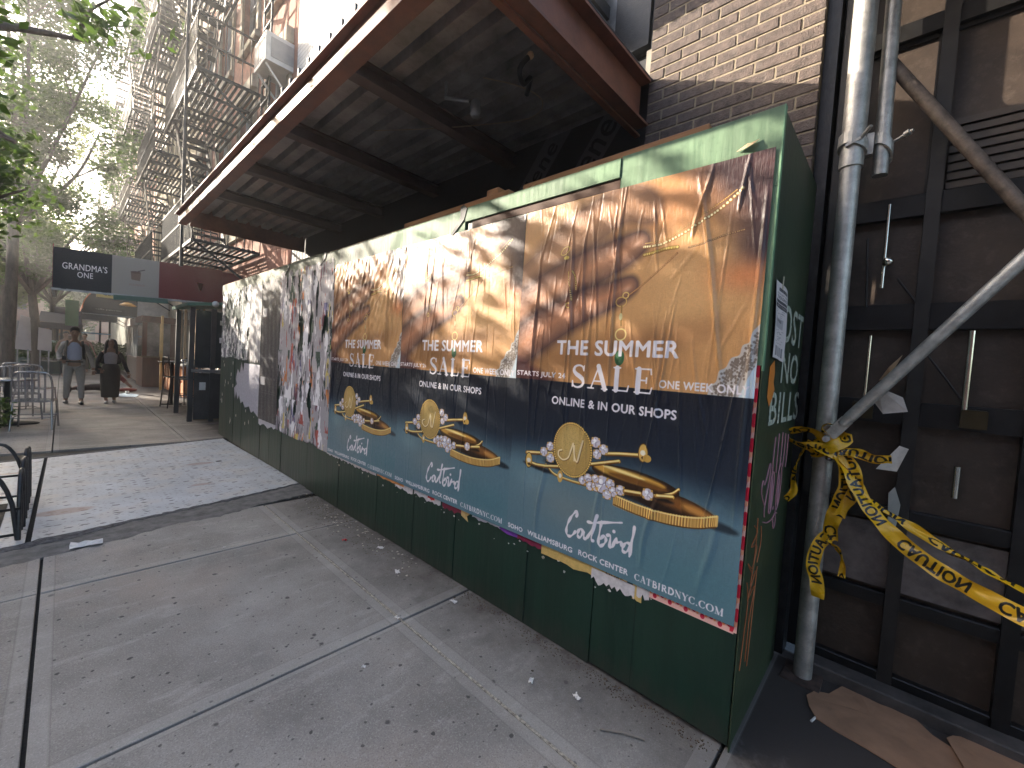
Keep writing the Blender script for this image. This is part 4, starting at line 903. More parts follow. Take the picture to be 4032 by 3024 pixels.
# recessed duct wall above the canopy
dw = T('duct_wall', 'galvanised duct panels recessed above the canopy, left of the bricks', 'panel wall', (1.0, 1.5, 3.2))
P('sheet_panel', MB().box(1.0, 1.05, .98, 1.75, 3.40, 5.5), GALV, dw); P('sheet_panel', MB().box(1.04, 1.09, 1.76, 3.2, 3.40, 5.5), GALV, dw)
P('vent_box', MB().bevbox(.90, 1.0, 1.05, 1.32, 3.72, 4.7, .004), BLKMET, dw)
for q in range(0): P('louvre_slat', MB().bar((.885, 1.06, 3.80+q*.14), (.885, 1.31, 3.80+q*.14), .05, .01, (1, 0, .7)), BLKMET, dw)
P('green_band', MB().bevbox(.92, .999, .98, 1.9, 3.42, 3.56, .004), M('mint_band', (.17, .36, .22), .5), dw)
# corrugated sheet, its jutting edge added to throw the upper shadow on the bricks
def corrug(x0, x1, y0, y1, z0, z1, pitch, amp, n, along='x', thick=.003):
    b = MB(); m = int((y1-y0)/pitch*6); t = [(y0+(y1-y0)*i/m) for i in range(m+1)]
    vs = []
    for zz, xx in ((z0, x0), (z1, x1)): vs += [(xx, y, zz+amp*math.sin(2*math.pi*(y-y0)/pitch)) for y in t]
    vs += [(v[0], v[1], v[2]-thick) for v in vs]; k = m+1
    fs = [(i, i+1, k+i+1, k+i) for i in range(m)]+[(2*k+i+1, 2*k+i, 3*k+i, 3*k+i+1) for i in range(m)]+[(i, 2*k+i, 2*k+i+1, i+1) for i in range(m)]+[(k+i+1, 3*k+i+1, 3*k+i, k+i) for i in range(m)]
    return b.add(vs, fs)
RUST = M('rusty_tin', (.34, .27, .20), .7, .2, .3, 8, .5, 40, var2=((.26, .10, .03), 7, .9))
aw = T('added_tin_awning', 'rusty corrugated tin sheet over the duct panels, its jut added to throw a shadow', 'awning', (.6, 1.9, 4.2))
P('tin_sheet', corrug(.15, 1.0, 1.45, 2.4, 4.27, 4.37, .11, .018, 3), RUST, aw); P('awning_rail', MB().bevbox(.16, .999, 1.44, 1.475, 4.14, 4.235, .004), BLKMET, aw)

# ------------------------------------------------------------------ steel canopy
cp = T('entrance_canopy', 'red oxide steel canopy frame with ribbed metal soffit above the hoarding', 'canopy', (0, 4, 3.09))
YN, YF, XO = .955, 6.88, -.765
def channel_y(x, y0, y1, z0, z1, fl, tf=.016, tw=.012):
    b = MB(); b.box(x, x+tw, y0, y1, z0+tf+.0005, z1-tf-.0005); b.box(x-fl, x+tw, y0, y1, z0, z0+tf); b.box(x-fl, x+tw, y0, y1, z1-tf, z1); return b
P('edge_beam', MB().box(XO, XO+.012, YN-.9, YF, 3.10, 3.20).box(XO-.006, XO+.09, YN-.9, YF, 3.088, 3.0995).box(XO-.042, XO+.09, YN-.9, YF, 3.2005, 3.215), REDOX, cp)
def channel_x(y, x0, x1, z0, z1, fl, tf=.016, tw=.012):
    b = MB(); b.box(x0, x1, y, y+tw, z0+tf+.0005, z1-tf-.0005); b.box(x0, x1, y-fl, y+tw, z0, z0+tf); b.box(x0, x1, y-fl, y+tw, z1-tf, z1); return b
P('end_beam', channel_x(YN+.07, XO+.125, .80, 3.092, 3.388, .07), REDOX, cp)
P('end_beam', MB().box(XO+.125, .86, YN+.084, YN+.12, 3.075, 3.09), REDOX, cp)
def ibeam(y, z0, z1):
    b = MB(); b.box(XO+.125, .86, y-.05, y+.05, z0, z0+.012); b.box(XO+.125, .86, y-.05, y+.05, z1-.012, z1); b.box(XO+.125, .86, y-.004, y+.004, z0+.0125, z1-.0125); return b
for y in (2.24, 3.34, 4.45, 5.56): P('cross_beam', ibeam(y, 3.19, 3.30), M('dull_red_steel', (.085, .050, .042), .6, 0, .25, 5, .3, 40), cp)
P('far_beam', MB().box(XO+.125, .86, YF-.012, YF, 3.092, 3.388), REDOX, cp)
# ribbed deck, ribs running along the street
b = MB(); xs = np.arange(XO+.125, .86, .152); prof = []
for x in xs: prof += [(x, 3.305), (x+.045, 3.305), (x+.062, 3.36), (x+.09, 3.36), (x+.107, 3.305)]
prof = [(min(a, .86), c_) for a, c_ in prof]; n = len(prof)
b.add([(x, YN+.09, z) for x, z in prof]+[(x, YF-.013, z) for x, z in prof], [(i, i+1, n+i+1, n+i) for i in range(n-1)])
P('ribbed_soffit', b, DECK, cp)
P('roof_slab', MB().box(XO+.12, .88, YN+.0, YF-.0, 3.392, 3.402), M('roof_felt', (.06, .06, .06), .9), cp)
stud = None
for k in range(9):
    P('edge_pin', MB().bevbox(XO+.085, XO+.10, 1.9+k*.17, 1.925+k*.17, 3.30, 3.49, .001), BLKMET, cp)
# bits hanging under the soffit
def hang(name, lab, pts, r, m_):
    o = P(name, MB().tube(pts, r, 6), m_); tag(o, lab, 'cable', 'fittings hanging under the canopy'); return o
hang('cable', 'thin loose cable looping under the soffit', smooth([(-.1, 2.9, 3.30), (.1, 2.4, 3.24), (.3, 1.9, 3.20), (.38, 1.6, 3.18), (.30, 1.45, 3.19), (.15, 1.5, 3.22), (.0, 1.7, 3.28)], 6), .004, M('tan_cable', (.30, .22, .15), .6))
lamp = T('soffit_bracket', 'small dull metal light bracket hanging from the soffit', 'bracket', (0, 1.75, 3.3), 'fittings hanging under the canopy')
P('stem', MB().tube([(-.10, 1.95, 3.30), (-.10, 1.95, 3.20), (-.02, 1.80, 3.16)], .012, 8), GALV, lamp); P('bulb_holder', MB().lathe((.0, 1.76, 3.06), [(.02, .1), (.03, .09), (.035, .03), (.028, 0), (.001, 0)], 12), GALV, lamp)
lamp = T('conduit_bracket', 'short black strap and clamp hanging near the end beam', 'bracket', (.1, 1.3, 3.3), 'fittings hanging under the canopy')
P('clamp', MB().ball((.03, 1.33, 3.27), .022, 8), PALEWOOD, lamp); P('strap', MB().tube(smooth([(.03, 1.33, 3.27), (.0, 1.38, 3.2), (.08, 1.42, 3.17), (.12, 1.40, 3.22), (.20, 1.5, 3.2)], 5), .016, 8), BLKMET, lamp)
# black membrane wall behind the hoarding with two printed strips
mw = T('membrane_wall', 'black membrane-covered wall behind the hoarding, under the canopy', 'wall', (.9, 4, 0))
P('membrane', MB().box(.87, 1.0, .98, HL, 0, 3.6), M('black_membrane', (.022, .021, .023), .5, 0, .3, 4, .3, 30), mw)
def strip_wall(a, b_, w, txt, lab):
    c = Canvas(480, 120, (88, 86, 92)); c.text(txt, .18, .18, .80, .85, (26, 25, 28), 3, flip=False)
    A, B = Vector((.866, *a)), Vector((.866, *b_)); e = B-A; n = Vector((-1, 0, 0)); v = n.cross(e).normalized()*w
    o = sheet('membrane_strip', A, e, v, print_mat('strip_'+txt, c.image('strip_print_'+txt), .6, .1), parent=mw); o['label'] = lab
strip_wall((2.10, 2.72), (1.62, 3.33), .20, 'Hene', 'grey strip printed with black letters, left of the two'); strip_wall((1.55, 2.72), (1.10, 3.33), .19, 'rene', 'grey strip printed with black letters, right of the two')
# ------------------------------------------------------------------ scaffold by the storefront
PX, PY = .742, -.137
sp_ = T('scaffold_upright', 'upright galvanised scaffold leg standing at the end of the hoarding', 'scaffold pole', (PX, PY, 0))
P('pole', MB().tube([(PX, PY, .005), (PX, PY, 2.62)], .040, 24), STEEL, sp_)
P('upper_pole', MB().tube([(PX, PY, 2.50), (PX+.005, PY, 3.9)], .0475, 24), STEEL, sp_)
P('base_plate', MB().bevbox(PX-.09, PX+.09, PY-.08, PY+.08, .001, .012, .002), M('rusty_plate', (.07, .045, .035), .8, .2, .4, 20), sp_)
P('sill_board', MB().bevbox(PX-.13, PX+.16, PY-.10, PY+.12, -.001, .0009, .0001), M('damp_board', (.04, .03, .028), .8), sp_)
s2 = T('scaffold_tube', 'shorter scaffold tube clamped behind the upright leg, ending above the brace', 'scaffold pole', (.80, -.243, 2.46))
P('tube', MB().tube([(.80, -.243, 2.46), (.805, -.225, 3.9)], .030, 20), STEEL, s2)
def clampring(x, y, z, r, par, tilt=.25):
    b = MB(); n = 22; w = .026
    vs = []; 
    for k in range(n):
        a = 2*math.pi*k/n; zz = z+tilt*.12*math.cos(a-2.5)
        for (rr, dz) in ((r, -w), (r+.010, -w), (r+.010, w), (r, w)): vs.append((x+rr*math.cos(a), y+rr*math.sin(a), zz+dz))
    fs = [(k*4+j, k*4+(j+1) % 4, ((k+1) % n)*4+(j+1) % 4, ((k+1) % n)*4+j) for k in range(n) for j in range(4)]
    b.add(vs, fs); return P('clamp_ring', b, STEEL, par)
cl = T('scaffold_coupler', 'steel swivel coupler joining the leg and the shorter tube', 'coupler', (.77, -.19, 2.6))
clampring(PX, PY, 2.60, .048, cl); clampring(.80, -.243, 2.585, .031, cl, .35)
P('coupler_body', MB().bevbox(.745, .785, -.213, -.187, 2.55, 2.65, .004), STEEL, cl)
P('bolt', MB().tube([(.70, -.170, 2.615), (.66, -.205, 2.64)], .008, 8), STEEL, cl); P('bolt', MB().tube([(.80, -.27, 2.60), (.76, -.345, 2.62)], .007, 8), STEEL, cl)
P('bolt_nut', MB().tube([(.772, -.318, 2.612), (.762, -.335, 2.617)], .014, 6), STEEL, cl)
P('hinge_plate', MB().bar((.70, -.17, 2.61), (.70, -.115, 2.59), .03, .012), STEEL, cl)
br = T('scaffold_brace', 'slanting bright steel brace rising right from the taped leg', 'scaffold brace', (.66, -.2, 1.2))
A, B = Vector((.675, -.175, 1.245)), Vector((.62, -.90, 2.28)); e = (B-A).normalized()
P('brace_tube', MB().tube([A+e*.05, A+e*.1, B], [.020, .0245, .0245], 16), STEEL, br)
b = MB(); b.bar(A-e*.05, A+e*.08, .05, .010, (1, 0, .2)); P('flattened_end', b, STEEL, br)
P('bolt', MB().tube([(.60, -.155, 1.215), (.70, -.150, 1.215)], .014, 8), STEEL, br)
P('collar', MB().tube([(PX, PY, 1.10), (PX, PY, 1.145)], .046, 18), STEEL, br); P('collar_bolt', MB().ball((.690, -.165, 1.12), .016, 8), M('shiny_bolt', (.6, .58, .55), .2, 1), br)
br = T('scaffold_brace', 'rusty brown brace sloping down to the right behind the leg', 'scaffold brace', (.8, -.3, 2.9))
A, B = Vector((.82, -.235, 3.00)), Vector((.79, -.90, 1.86)); P('brace_tube', MB().tube([A, B], .026, 16), M('rusty_tube', (.12, .092, .075), .6, .3, .4, 14, .4, 120, dirt=.5, dirtc=(.22, .18, .14)), br)
# shed roof over the entrance
sh = T('shed_deck', 'dark timber deck of the scaffold shed over the storefront', 'shed roof', (.5, -1.5, 3.9))
for q in range(26): P('deck_plank', MB().bevbox(-.3, 1.25, -.02-(q+1)*.235, -.025-q*.235, 3.92, 3.96, .003), M('dark_plank', (.05, .04, .032), .8, 0, .4, 8), sh)
P('deck_joist', MB().bevbox(.70, .79, -2.2, .0, 3.80, 3.918, .004), BLKMET, sh)

# ------------------------------------------------------------------ storefront in the dark
sf = T('storefront', 'dark closed storefront with brown papered panes behind the scaffold', 'storefront', (.95, -1.2, 0))
FR = M('bronze_frame', (.012, .011, .011), .45, .3, .3, 8, .2, 40, dirt=.3, dirtc=(.03, .027, .025))
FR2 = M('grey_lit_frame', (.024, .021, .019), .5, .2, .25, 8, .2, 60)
P('back_wall', MB().box(1.02, 1.1, -3.2, .03, 0, 4.2), BLACK, sf)
P('jamb', MB().bevbox(.86, .98, -.03, .028, 0, 4.2, .004), BLKMET, sf)
P('jamb_plate', MB().bevbox(.875, .96, -.115, -.05, .9, 4.2, .003), FR2, sf)
def pane(y0, y1, z0, z1, x=.945): P('pane', MB().box(x, x+.008, y0, y1, z0, z1), BROWNGLASS, sf)
VM = [-.435, -.80, -1.22, -1.7, -2.3, -3.0]; HZ = [(.0, .10), (.42, .48), (.83, .90), (1.30, 1.41), (1.75, 1.87), (2.28, 2.38), (3.12, 3.20)]
ys = [-.12]+VM
for y in VM: P('mullion', MB().bevbox(.895, .98, y-.026, y+.026, .0, 4.2, .004), FR2 if y == -.435 else FR, sf)
for y0, y1 in zip(ys[1:], ys[:-1]):
    for (a, b_) in HZ: P('rail', MB().bevbox(.905, .975, y0+.027, y1-(.027 if y1 != -.12 else 0), a, b_, .004), FR, sf)
    for (a, b_), (c_, d_) in zip(HZ[:-1], HZ[1:]): pane(y0+.027, y1-.02, b_, c_)
    pane(y0+.027, y1-.02, 3.2, 4.1)
    P('bead', MB().box(.930, .942, y0+.028, y0+.036, 2.39, 3.11), FR2, sf); P('bead', MB().box(.930, .942, y0+.04, y1-.02, 3.10, 3.118), FR2, sf)
for q in range(8):
    for y0, y1 in ((-.79, -.47), (-1.2, -.83)): P('shutter_slat', MB().bar((.93, y0, 2.40+q*.040), (.93, y1, 2.40+q*.040), .018, .028, (0, 0, 1)), M('shutter_brown', (.07, .055, .045), .5, .2), sf)
P('marble_step', MB().bevbox(.80, .904, -3.0, -.13, .0, .06, .006), M('dirty_step', (.06, .05, .045), .8, 0, .4, 8), sf)
P('marble_panel', MB().box(.925, .94, -3.0, -.15, .50, .81), M('mauve_marble', (.13, .105, .095), .4, 0, .4, 6, dirt=.3, dirtc=(.22, .2, .19)), sf)
for (y, z0, z1) in [(-.285, 1.95, 2.35), (-.262, 1.42, 1.72), (-.60, 1.32, 1.74), (-.60, 1.0, 1.14)]:
    P('door_pull', MB().tube([(.90, y-(z0-1.5)*.0, z0), (.90, y, z1)], .0075 if y > -.5 else .012, 10), M('bright_pull', (.75, .72, .62), .15, 1), sf)
P('knob', MB().ball((.875, -.30, 2.07), .022, 12), M('bright_pull', (.75, .72, .62), .15, 1), sf)
for y in (-.27, -.64): P('lock_box', MB().bevbox(.87, .904, y-.03, y+.05, 1.315, 1.395, .004), M('brass_plate', (.07, .055, .03), .4, .8), sf)
for a, b_ in [((.90, -.34, 1.99), (.90, -.42, 1.86)), ((.90, -.45, 1.66), (.90, -.60, 1.42)), ((.90, -.215, 2.2), (.90, -.235, 1.86))]: P('stay_rod', MB().tube([a, b_], .005, 6), FR2, sf)
# white/tan papers tucked behind the brace
def poly3(name, pts, mat, lab, cat, group=None, th=.001):
    pts = [Vector(p) for p in pts]; n = (pts[1]-pts[0]).cross(pts[2]-pts[0]).normalized()*th
    o = P(name, MB().prism(pts, n), mat); tag(o, lab, cat, group); return o
poly3('tan_leaflet', [(.74, -.315, 1.50), (.70, -.345, 1.56), (.70, -.385, 1.615), (.72, -.35, 1.52)], M('tan_paper', (.55, .38, .22), .6), 'tan leaflet corner sticking up behind the slanting brace', 'leaflet')
poly3('white_leaflet', [(.73, -.285, 1.43), (.70, -.315, 1.47), (.70, -.40, 1.43), (.71, -.42, 1.37), (.73, -.34, 1.35)], PAPER, 'folded white leaflet wedged behind the middle of the brace', 'leaflet')
poly3('white_leaflet', [(.71, -.335, 1.10), (.68, -.405, 1.22), (.69, -.435, 1.21), (.73, -.405, 1.10)], PAPER, 'lower white card jutting out below the brace end', 'leaflet')
poly3('hanging_rag', [(.84, -.395, .78), (.84, -.385, .98), (.85, -.405, 1.01), (.86, -.43, .93), (.86, -.42, .80)], M('dull_rag', (.28, .27, .24), .7), 'pale cloth strip hanging by the dark storefront below the tape knot', 'rag')
# cardboard lying on the pavement
CB = M('brown_cardboard', (.30, .165, .095), .8, 0, .12, 8, .2, 40)
def slabpoly(name, pts, z, lab, cat, amp=.01):
    n = len(pts); cx = sum(p[0] for p in pts)/n; cy = sum(p[1] for p in pts)/n; r = random.Random(3)
    vs = []; 
    for k, t in enumerate((1, .62, .3)):
        vs += [(cx+(x-cx)*t, cy+(y-cy)*t, z+(r.uniform(0, amp) if k == 0 else amp*.5*r.random())) for x, y in pts]
    vs.append((cx, cy, z+amp*.4)); fs = []
    for k in range(2): fs += [(k*n+i, k*n+(i+1) % n, (k+1)*n+(i+1) % n, (k+1)*n+i) for i in range(n)]
    fs += [(2*n+i, 2*n+(i+1) % n, 3*n) for i in range(n)]
    o = P(name, MB().add(vs, fs), CB); tag(o, lab, cat, 'torn cardboard on the ground'); md = o.modifiers.new('s', 'SOLIDIFY'); md.thickness = .004; md.offset = 1; return o
slabpoly('cardboard_sheet', [(.60, -.175), (.66, -.20), (.69, -.25), (.80, -.29), (.905, -.33), (.92, -.37), (.87, -.40), (.90, -.44), (.84, -.52), (.74, -.60), (.70, -.66), (.62, -.70), (.50, -.68), (.40, -.55), (.43, -.40), (.45, -.29), (.46, -.23), (.52, -.195)], .006, 'large torn brown cardboard sheet on the pavement below the scaffold leg', 'cardboard', .008)
slabpoly('cardboard_sheet', [(.78, -.66), (.74, -.64), (.66, -.66), (.52, -.70), (.55, -.82), (.80, -.90), (.86, -.76)], .016, 'second cardboard piece at the lower right, overlapping the large sheet', 'cardboard', .008)

# ------------------------------------------------------------------ caution tape
c = Canvas(1600, 80, (222, 170, 18))
for k in range(4):
    c.text('CAUTION', .02+k*.25, .16, .205+k*.25, .86, (14, 12, 10), 5)
TAPE = print_mat('caution_tape', c.image('caution_print'), .35, .2)
TAPE.node_tree.nodes['Principled BSDF'].inputs['Specular IOR Level'].default_value = .6
def ribbon(name, path, w, twist, lab, par=None, u0=0., ulen=1.4, n=70, fold=0., nrm=(-1, 0, .2)):
    """flat tape along a smoothed path; twist(t)=roll angle"""
    pts = [Vector(p) for p in smooth(path, 8)]; L = [0.]
    for a, b_ in zip(pts[:-1], pts[1:]): L.append(L[-1]+(b_-a).length)
    tot = L[-1]; P_ = []
    for i in range(n):
        s_ = tot*i/(n-1); P_.append(Vector([float(np.interp(s_, L, [p[k] for p in pts])) for k in range(3)]))
    vs = []; uv = []
    nr = Vector(nrm).normalized()
    m_ = 5
    for i in range(n):
        d = (P_[min(i+1, n-1)]-P_[max(i-1, 0)]).normalized(); side = d.cross(nr).normalized(); up = side.cross(d)
        a = twist(i/(n-1)); sd = side*math.cos(a)+up*math.sin(a); un = -side*math.sin(a)+up*math.cos(a)
        for j in range(m_):
            t = j/(m_-1)-.5; vs.append(P_[i]+sd*w*t+un*(fold*math.cos(t*9+i*.25)*w+.004*math.sin(i*.5+j))); uv.append((u0+i/(n-1)*tot/ulen, j/(m_-1)))
    fs = [(i*m_+j, i*m_+j+1, (i+1)*m_+j+1, (i+1)*m_+j) for i in range(n-1) for j in range(m_-1)]
    off = wloc(par) if par else P_[0]
    me = bpy.data.meshes.new(name); me.from_pydata([tuple(v-off) for v in vs], [], fs); ul = me.uv_layers.new(name='uv')
    for p_ in me.polygons:
        p_.use_smooth = True
        for li in p_.loop_indices: ul.data[li].uv = uv[me.loops[li].vertex_index]
    me.materials.append(TAPE); o = bpy.data.objects.new(name, me); S.collection.objects.link(o)
    if par: o.parent = par
    else: o.location = off
    if lab: o['label'] = lab
    return o
TAPE.node_tree.nodes['Image Texture'].extension = 'REPEAT'
ct = T('caution_tape', 'yellow caution tape knotted round the scaffold leg with ends trailing right', 'caution tape', (.70, -.2, 1.1))
z0 = 1.18
ribbon('tape_wrap', [(.70, -.10, 1.19), (.66, -.15, 1.17), (.665, -.20, 1.15), (.72, -.22, 1.13), (.78, -.18, 1.14)], .07, lambda t: .2, None, ct, .1, n=24, fold=.06)
ribbon('tape_wrap', [(.71, -.085, 1.14), (.665, -.13, 1.15), (.66, -.19, 1.19), (.70, -.22, 1.22), (.77, -.17, 1.2)], .06, lambda t: -.3+t, None, ct, .4, n=24, fold=.08)
ribbon('tape_bow', [(.68, -.16, 1.19), (.66, -.10, 1.24), (.67, -.03, 1.235), (.68, .015, 1.20), (.675, -.05, 1.165), (.67, -.14, 1.16)], .055, lambda t: .5+2*t, 'loop of tape sticking out left of the leg', ct, .2, n=36, fold=.1)
ribbon('tape_bow', [(.68, -.16, 1.20), (.67, -.13, 1.26), (.68, -.16, 1.28), (.69, -.20, 1.25), (.68, -.18, 1.19)], .04, lambda t: .3+3*t, None, ct, .6, n=30, fold=.1)
ribbon('tape_tail', [(.68, -.09, 1.19), (.675, -.05, 1.10), (.68, -.035, 1.0), (.675, -.04, .93), (.68, -.01, .88)], .03, lambda t: 1.1+2.2*t, 'crumpled tail hanging left of the leg', ct, .3, n=40, fold=.15)
ribbon('tape_tail', [(.665, -.20, 1.17), (.655, -.225, 1.10), (.66, -.24, 1.02), (.665, -.225, .93), (.67, -.20, .82), (.675, -.20, .74)], .062, lambda t: .25+.5*math.sin(t*5), 'long flat tail lettered caution, hanging in front of the leg', ct, .0, n=50, fold=.10)
ribbon('tape_tail', [(.665, -.22, 1.15), (.65, -.265, 1.08), (.65, -.275, 1.0), (.66, -.245, .92), (.66, -.225, .86)], .05, lambda t: -.5+1.2*t, None, ct, .55, n=40, fold=.12)
ribbon('tape_tail', [(.675, -.195, .76), (.67, -.16, .70), (.665, -.145, .60), (.67, -.165, .53), (.668, -.175, .45)], .055, lambda t: .3*math.sin(t*4), 'lower tail with upright letters, ending near the ground', ct, .27, n=40, fold=.06)
ribbon('tape_tail', [(.67, -.19, .74), (.67, -.235, .70), (.67, -.255, .64), (.67, -.255, .58)], .028, lambda t: 1.2+2*t, None, ct, .4, n=30, fold=.2)
ribbon('tape_tail', [(.66, -.20, 1.16), (.65, -.27, 1.165), (.645, -.33, 1.15), (.65, -.385, 1.16)], .045, lambda t: .6-1.5*t, 'pointed tail sticking out right of the knot', ct, .8, n=30, fold=.18)
ribbon('tape_run', [(.66, -.21, 1.15), (.64, -.265, 1.04), (.61, -.34, .925), (.58, -.43, .84), (.545, -.52, .785), (.50, -.62, .75), (.44, -.78, .71), (.36, -1.0, .69)], .062, lambda t: .55-.9*t+.35*math.sin(t*9), 'front run of tape sagging to the right edge', ct, .45, ulen=1.25, n=110, fold=.08)
ribbon('tape_run', [(.66, -.21, 1.14), (.68, -.28, 1.0), (.69, -.37, .93), (.70, -.47, .875), (.70, -.60, .81), (.68, -.80, .73), (.66, -1.0, .69)], .040, lambda t: 1.0+.5*math.sin(t*11), 'back run of twisted tape going right', ct, .2, n=100, fold=.2)

# ------------------------------------------------------------------ buildings down the street
STUC = M('rust_stucco', (.36, .165, .105), .85, 0, .22, 6, .8, 60, dirt=.35, dirtc=(.22, .10, .07))
CREAM = M('cream_stone', (.50, .43, .31), .8, 0, .2, 5, .4, 50, dirt=.3, dirtc=(.33, .27, .19))
DKGL = M('dark_window_glass', (.03, .035, .04), .12, 0, .2, 3, spec=.8)
WBRK = M('sunlit_tone_brick', (.62, .60, .57), .8, 0, .1, 8)  # brick toned near white: strong sunlight is put into the colour
def brick_tex(mt, sc, mort):
    N = mt.node_tree.nodes; L = mt.node_tree.links; b = N['Principled BSDF']
    g = N.new('ShaderNodeNewGeometry'); sx = N.new('ShaderNodeSeparateXYZ'); cx = N.new('ShaderNodeCombineXYZ'); L.new(g.outputs['Position'], sx.inputs[0]); L.new(sx.outputs[1], cx.inputs[0]); L.new(sx.outputs[2], cx.inputs[1])
    br = N.new('ShaderNodeTexBrick'); br.inputs['Scale'].default_value = 1; br.inputs['Brick Width'].default_value = .213; br.inputs['Row Height'].default_value = .0677; br.inputs['Mortar Size'].default_value = .006
    br.inputs['Color1'].default_value = (*sc, 1); br.inputs['Color2'].default_value = (*[q*.85 for q in sc], 1); br.inputs['Mortar'].default_value = (*mort, 1); L.new(cx.outputs[0], br.inputs[0])
    L.new(br.outputs[0], b.inputs['Base Color'])
    bp = N.new('ShaderNodeBump'); bp.inputs['Strength'].default_value = .6; bp.inputs['Distance'].default_value = .006; bp.invert = True; L.new(br.outputs[1], bp.inputs['Height']); L.new(bp.outputs[0], b.inputs['Normal'])
brick_tex(WBRK, (.66, .64, .61), (.40, .38, .35))
def wall_with_holes(y0, y1, z0, z1, x, d, holes):
    """street wall (facing -x) with rectangular openings"""
    ys = sorted({y0, y1}|{h_[0] for h_ in holes}|{h_[1] for h_ in holes}); zs = sorted({z0, z1}|{h_[2] for h_ in holes}|{h_[3] for h_ in holes}); b = MB()
    for a, c_ in zip(ys[:-1], ys[1:]):
        for e_, f_ in zip(zs[:-1], zs[1:]):
            if any(h_[0] <= a and c_ <= h_[1] and h_[2] <= e_ and f_ <= h_[3] for h_ in holes): continue
            b.add([(x, a, e_), (x, c_, e_), (x, c_, f_), (x, a, f_)], [(0, 3, 2, 1)])
    for h_ in holes:
        a, c_, e_, f_ = h_
        b.add([(x, a, e_), (x, c_, e_), (x, c_, f_), (x, a, f_), (x+d, a, e_), (x+d, c_, e_), (x+d, c_, f_), (x+d, a, f_)], [(0, 1, 5, 4), (1, 2, 6, 5), (2, 3, 7, 6), (3, 0, 4, 7)])
    b.box(x+.5, x+12, y0, y1, z0, z1); b.add([(x, y0, z0), (x+.5, y0, z0), (x+.5, y0, z1), (x, y0, z1), (x, y1, z0), (x+.5, y1, z0), (x+.5, y1, z1), (x, y1, z1), ], [(0, 1, 2, 3), (7, 6, 5, 4), (3, 2, 6, 7)])
    return b
FX = .86
# upper brick storey above the canopy, sunlight put into its white tone (same building as the hoarding)
ub = T('white_brick_storey', 'brick storey rising above the canopy, strong sun put into its white colour', 'building', (FX, 5, 3.5))
hol = [(2.2, 3.4, 5.2, 6.8)]
P('wall', wall_with_holes(3.2, 7.46, 3.6, 14, .83, .2, []), WBRK, ub)
P('wall', MB().box(1.1, 8, .98, 3.19, 4.9, 14), WBRK, ub)
def window(par, y0, y1, z0, z1, x, frame=BLKMET, hood=True, nm='window'):
    w = P(nm, MB().box(x+.16, x+.18, y0, y1, z0, z1), DKGL, par)
    b = MB(); t = .05; b.box(x+.10, x+.159, y0, y0+t, z0, z1); b.box(x+.10, x+.159, y1-t, y1, z0, z1); b.box(x+.10, x+.159, y0+t, y1-t, z0, z0+t); b.box(x+.10, x+.159, y0+t, y1-t, z1-t, z1); b.box(x+.10, x+.159, y0+t, y1-t, (z0+z1)/2-.03, (z0+z1)/2+.03)
    P('frame', b, WHITE if hood else frame, w)
    P('sill', MB().bevbox(x-.09, x+.02, y0-.12, y1+.12, z0-.14, z0, .02), CREAM, w)
    if hood:
        P('lintel', MB().bevbox(x-.12, x+.02, y0-.16, y1+.16, z1+.02, z1+.30, .04), CREAM, w); P('surround', MB().box(x-.05, x-.002, y0-.14, y0-.01, z0, z1), CREAM, w); P('surround', MB().box(x-.05, x-.002, y1+.01, y1+.14, z0, z1), CREAM, w)
    return w
def building(name, lab, y0, y1, h_, x, mat, bays, floors, z00=4.6, fh=3.1, hood=True, cornice=True, ww=1.05, wh=1.9):
    t = T(name, lab, 'building', (x, (y0+y1)/2, 0)); hl = []
    for f in range(floors):
        for k in range(bays):
            yc = y0+(y1-y0)*(k+.5)/bays; z0 = z00+f*fh
            hl.append((yc-ww/2, yc+ww/2, z0, z0+wh))
    P('wall', wall_with_holes(y0, y1, 0, h_, x, .16, hl), mat, t)
    for q in hl: window(t, *q, x, hood=hood)
    if cornice:
        P('cornice', MB().bevbox(x-.55, x+.3, y0, y1, h_-.1, h_+.45, .1).bevbox(x-.3, x+.3, y0, y1, h_-.5, h_-.101, .05), M('verdigris_cornice', (.09, .12, .10), .7), t)
        for k in range(int((y1-y0)/.9)): P('bracket', MB().bevbox(x-.42, x-.005, y0+.3+k*.9, y0+.45+k*.9, h_-.9, h_-.101, .03), MATS['verdigris_cornice'], t)
    P('belt', MB().bevbox(x-.07, x-.002, y0, y1, 3.9, 4.15, .02), CREAM, t)
    return t
b1 = building('rust_tenement', 'rust coloured tenement with cream window surrounds right beyond the white brick', 7.48, 15.2, 21, FX, STUC, 4, 5, 4.9)
b2 = building('cream_tenement', 'second tenement down the street, cream and brown behind fire escapes', 15.22, 24, 20, FX+.05, CREAM, 4, 5, 4.8)
b3 = building('brown_tenement', 'third tenement down the street behind the fire escapes', 24.02, 34, 19, FX, STUC, 4, 5, 4.8)
b4 = building('green_corniced_tenement', 'farthest tenement with grey-green cornice seen against the sky', 34.1, 52, 15.2, FX+.1, M('olive_stucco', (.20, .20, .16), .85, 0, .2, 3), 6, 4, 4.6)
ac = T('air_conditioner', 'white window air conditioner on brackets beside the rust wall', 'air conditioner', (.6, 8.0, 6.35))
P('casing', MB().bevbox(.42, .95, 7.72, 8.32, 6.30, 6.78, .02), WHITE, ac)
for a in (7.76, 8.05): P('grille', MB().box(.415, .419, a, a+.25, 6.36, 6.72), M('grille_brown', (.12, .09, .08), .6), ac)
P('side_grille', MB().box(.50, .90, 7.714, 7.719, 6.38, 6.70), M('grille_grey', (.35, .33, .31), .6), ac)
for a in (7.8, 8.22): P('bracket', MB().bar((.45, a, 6.28), (.85, a, 5.85), .03, .03), WHITE, ac)
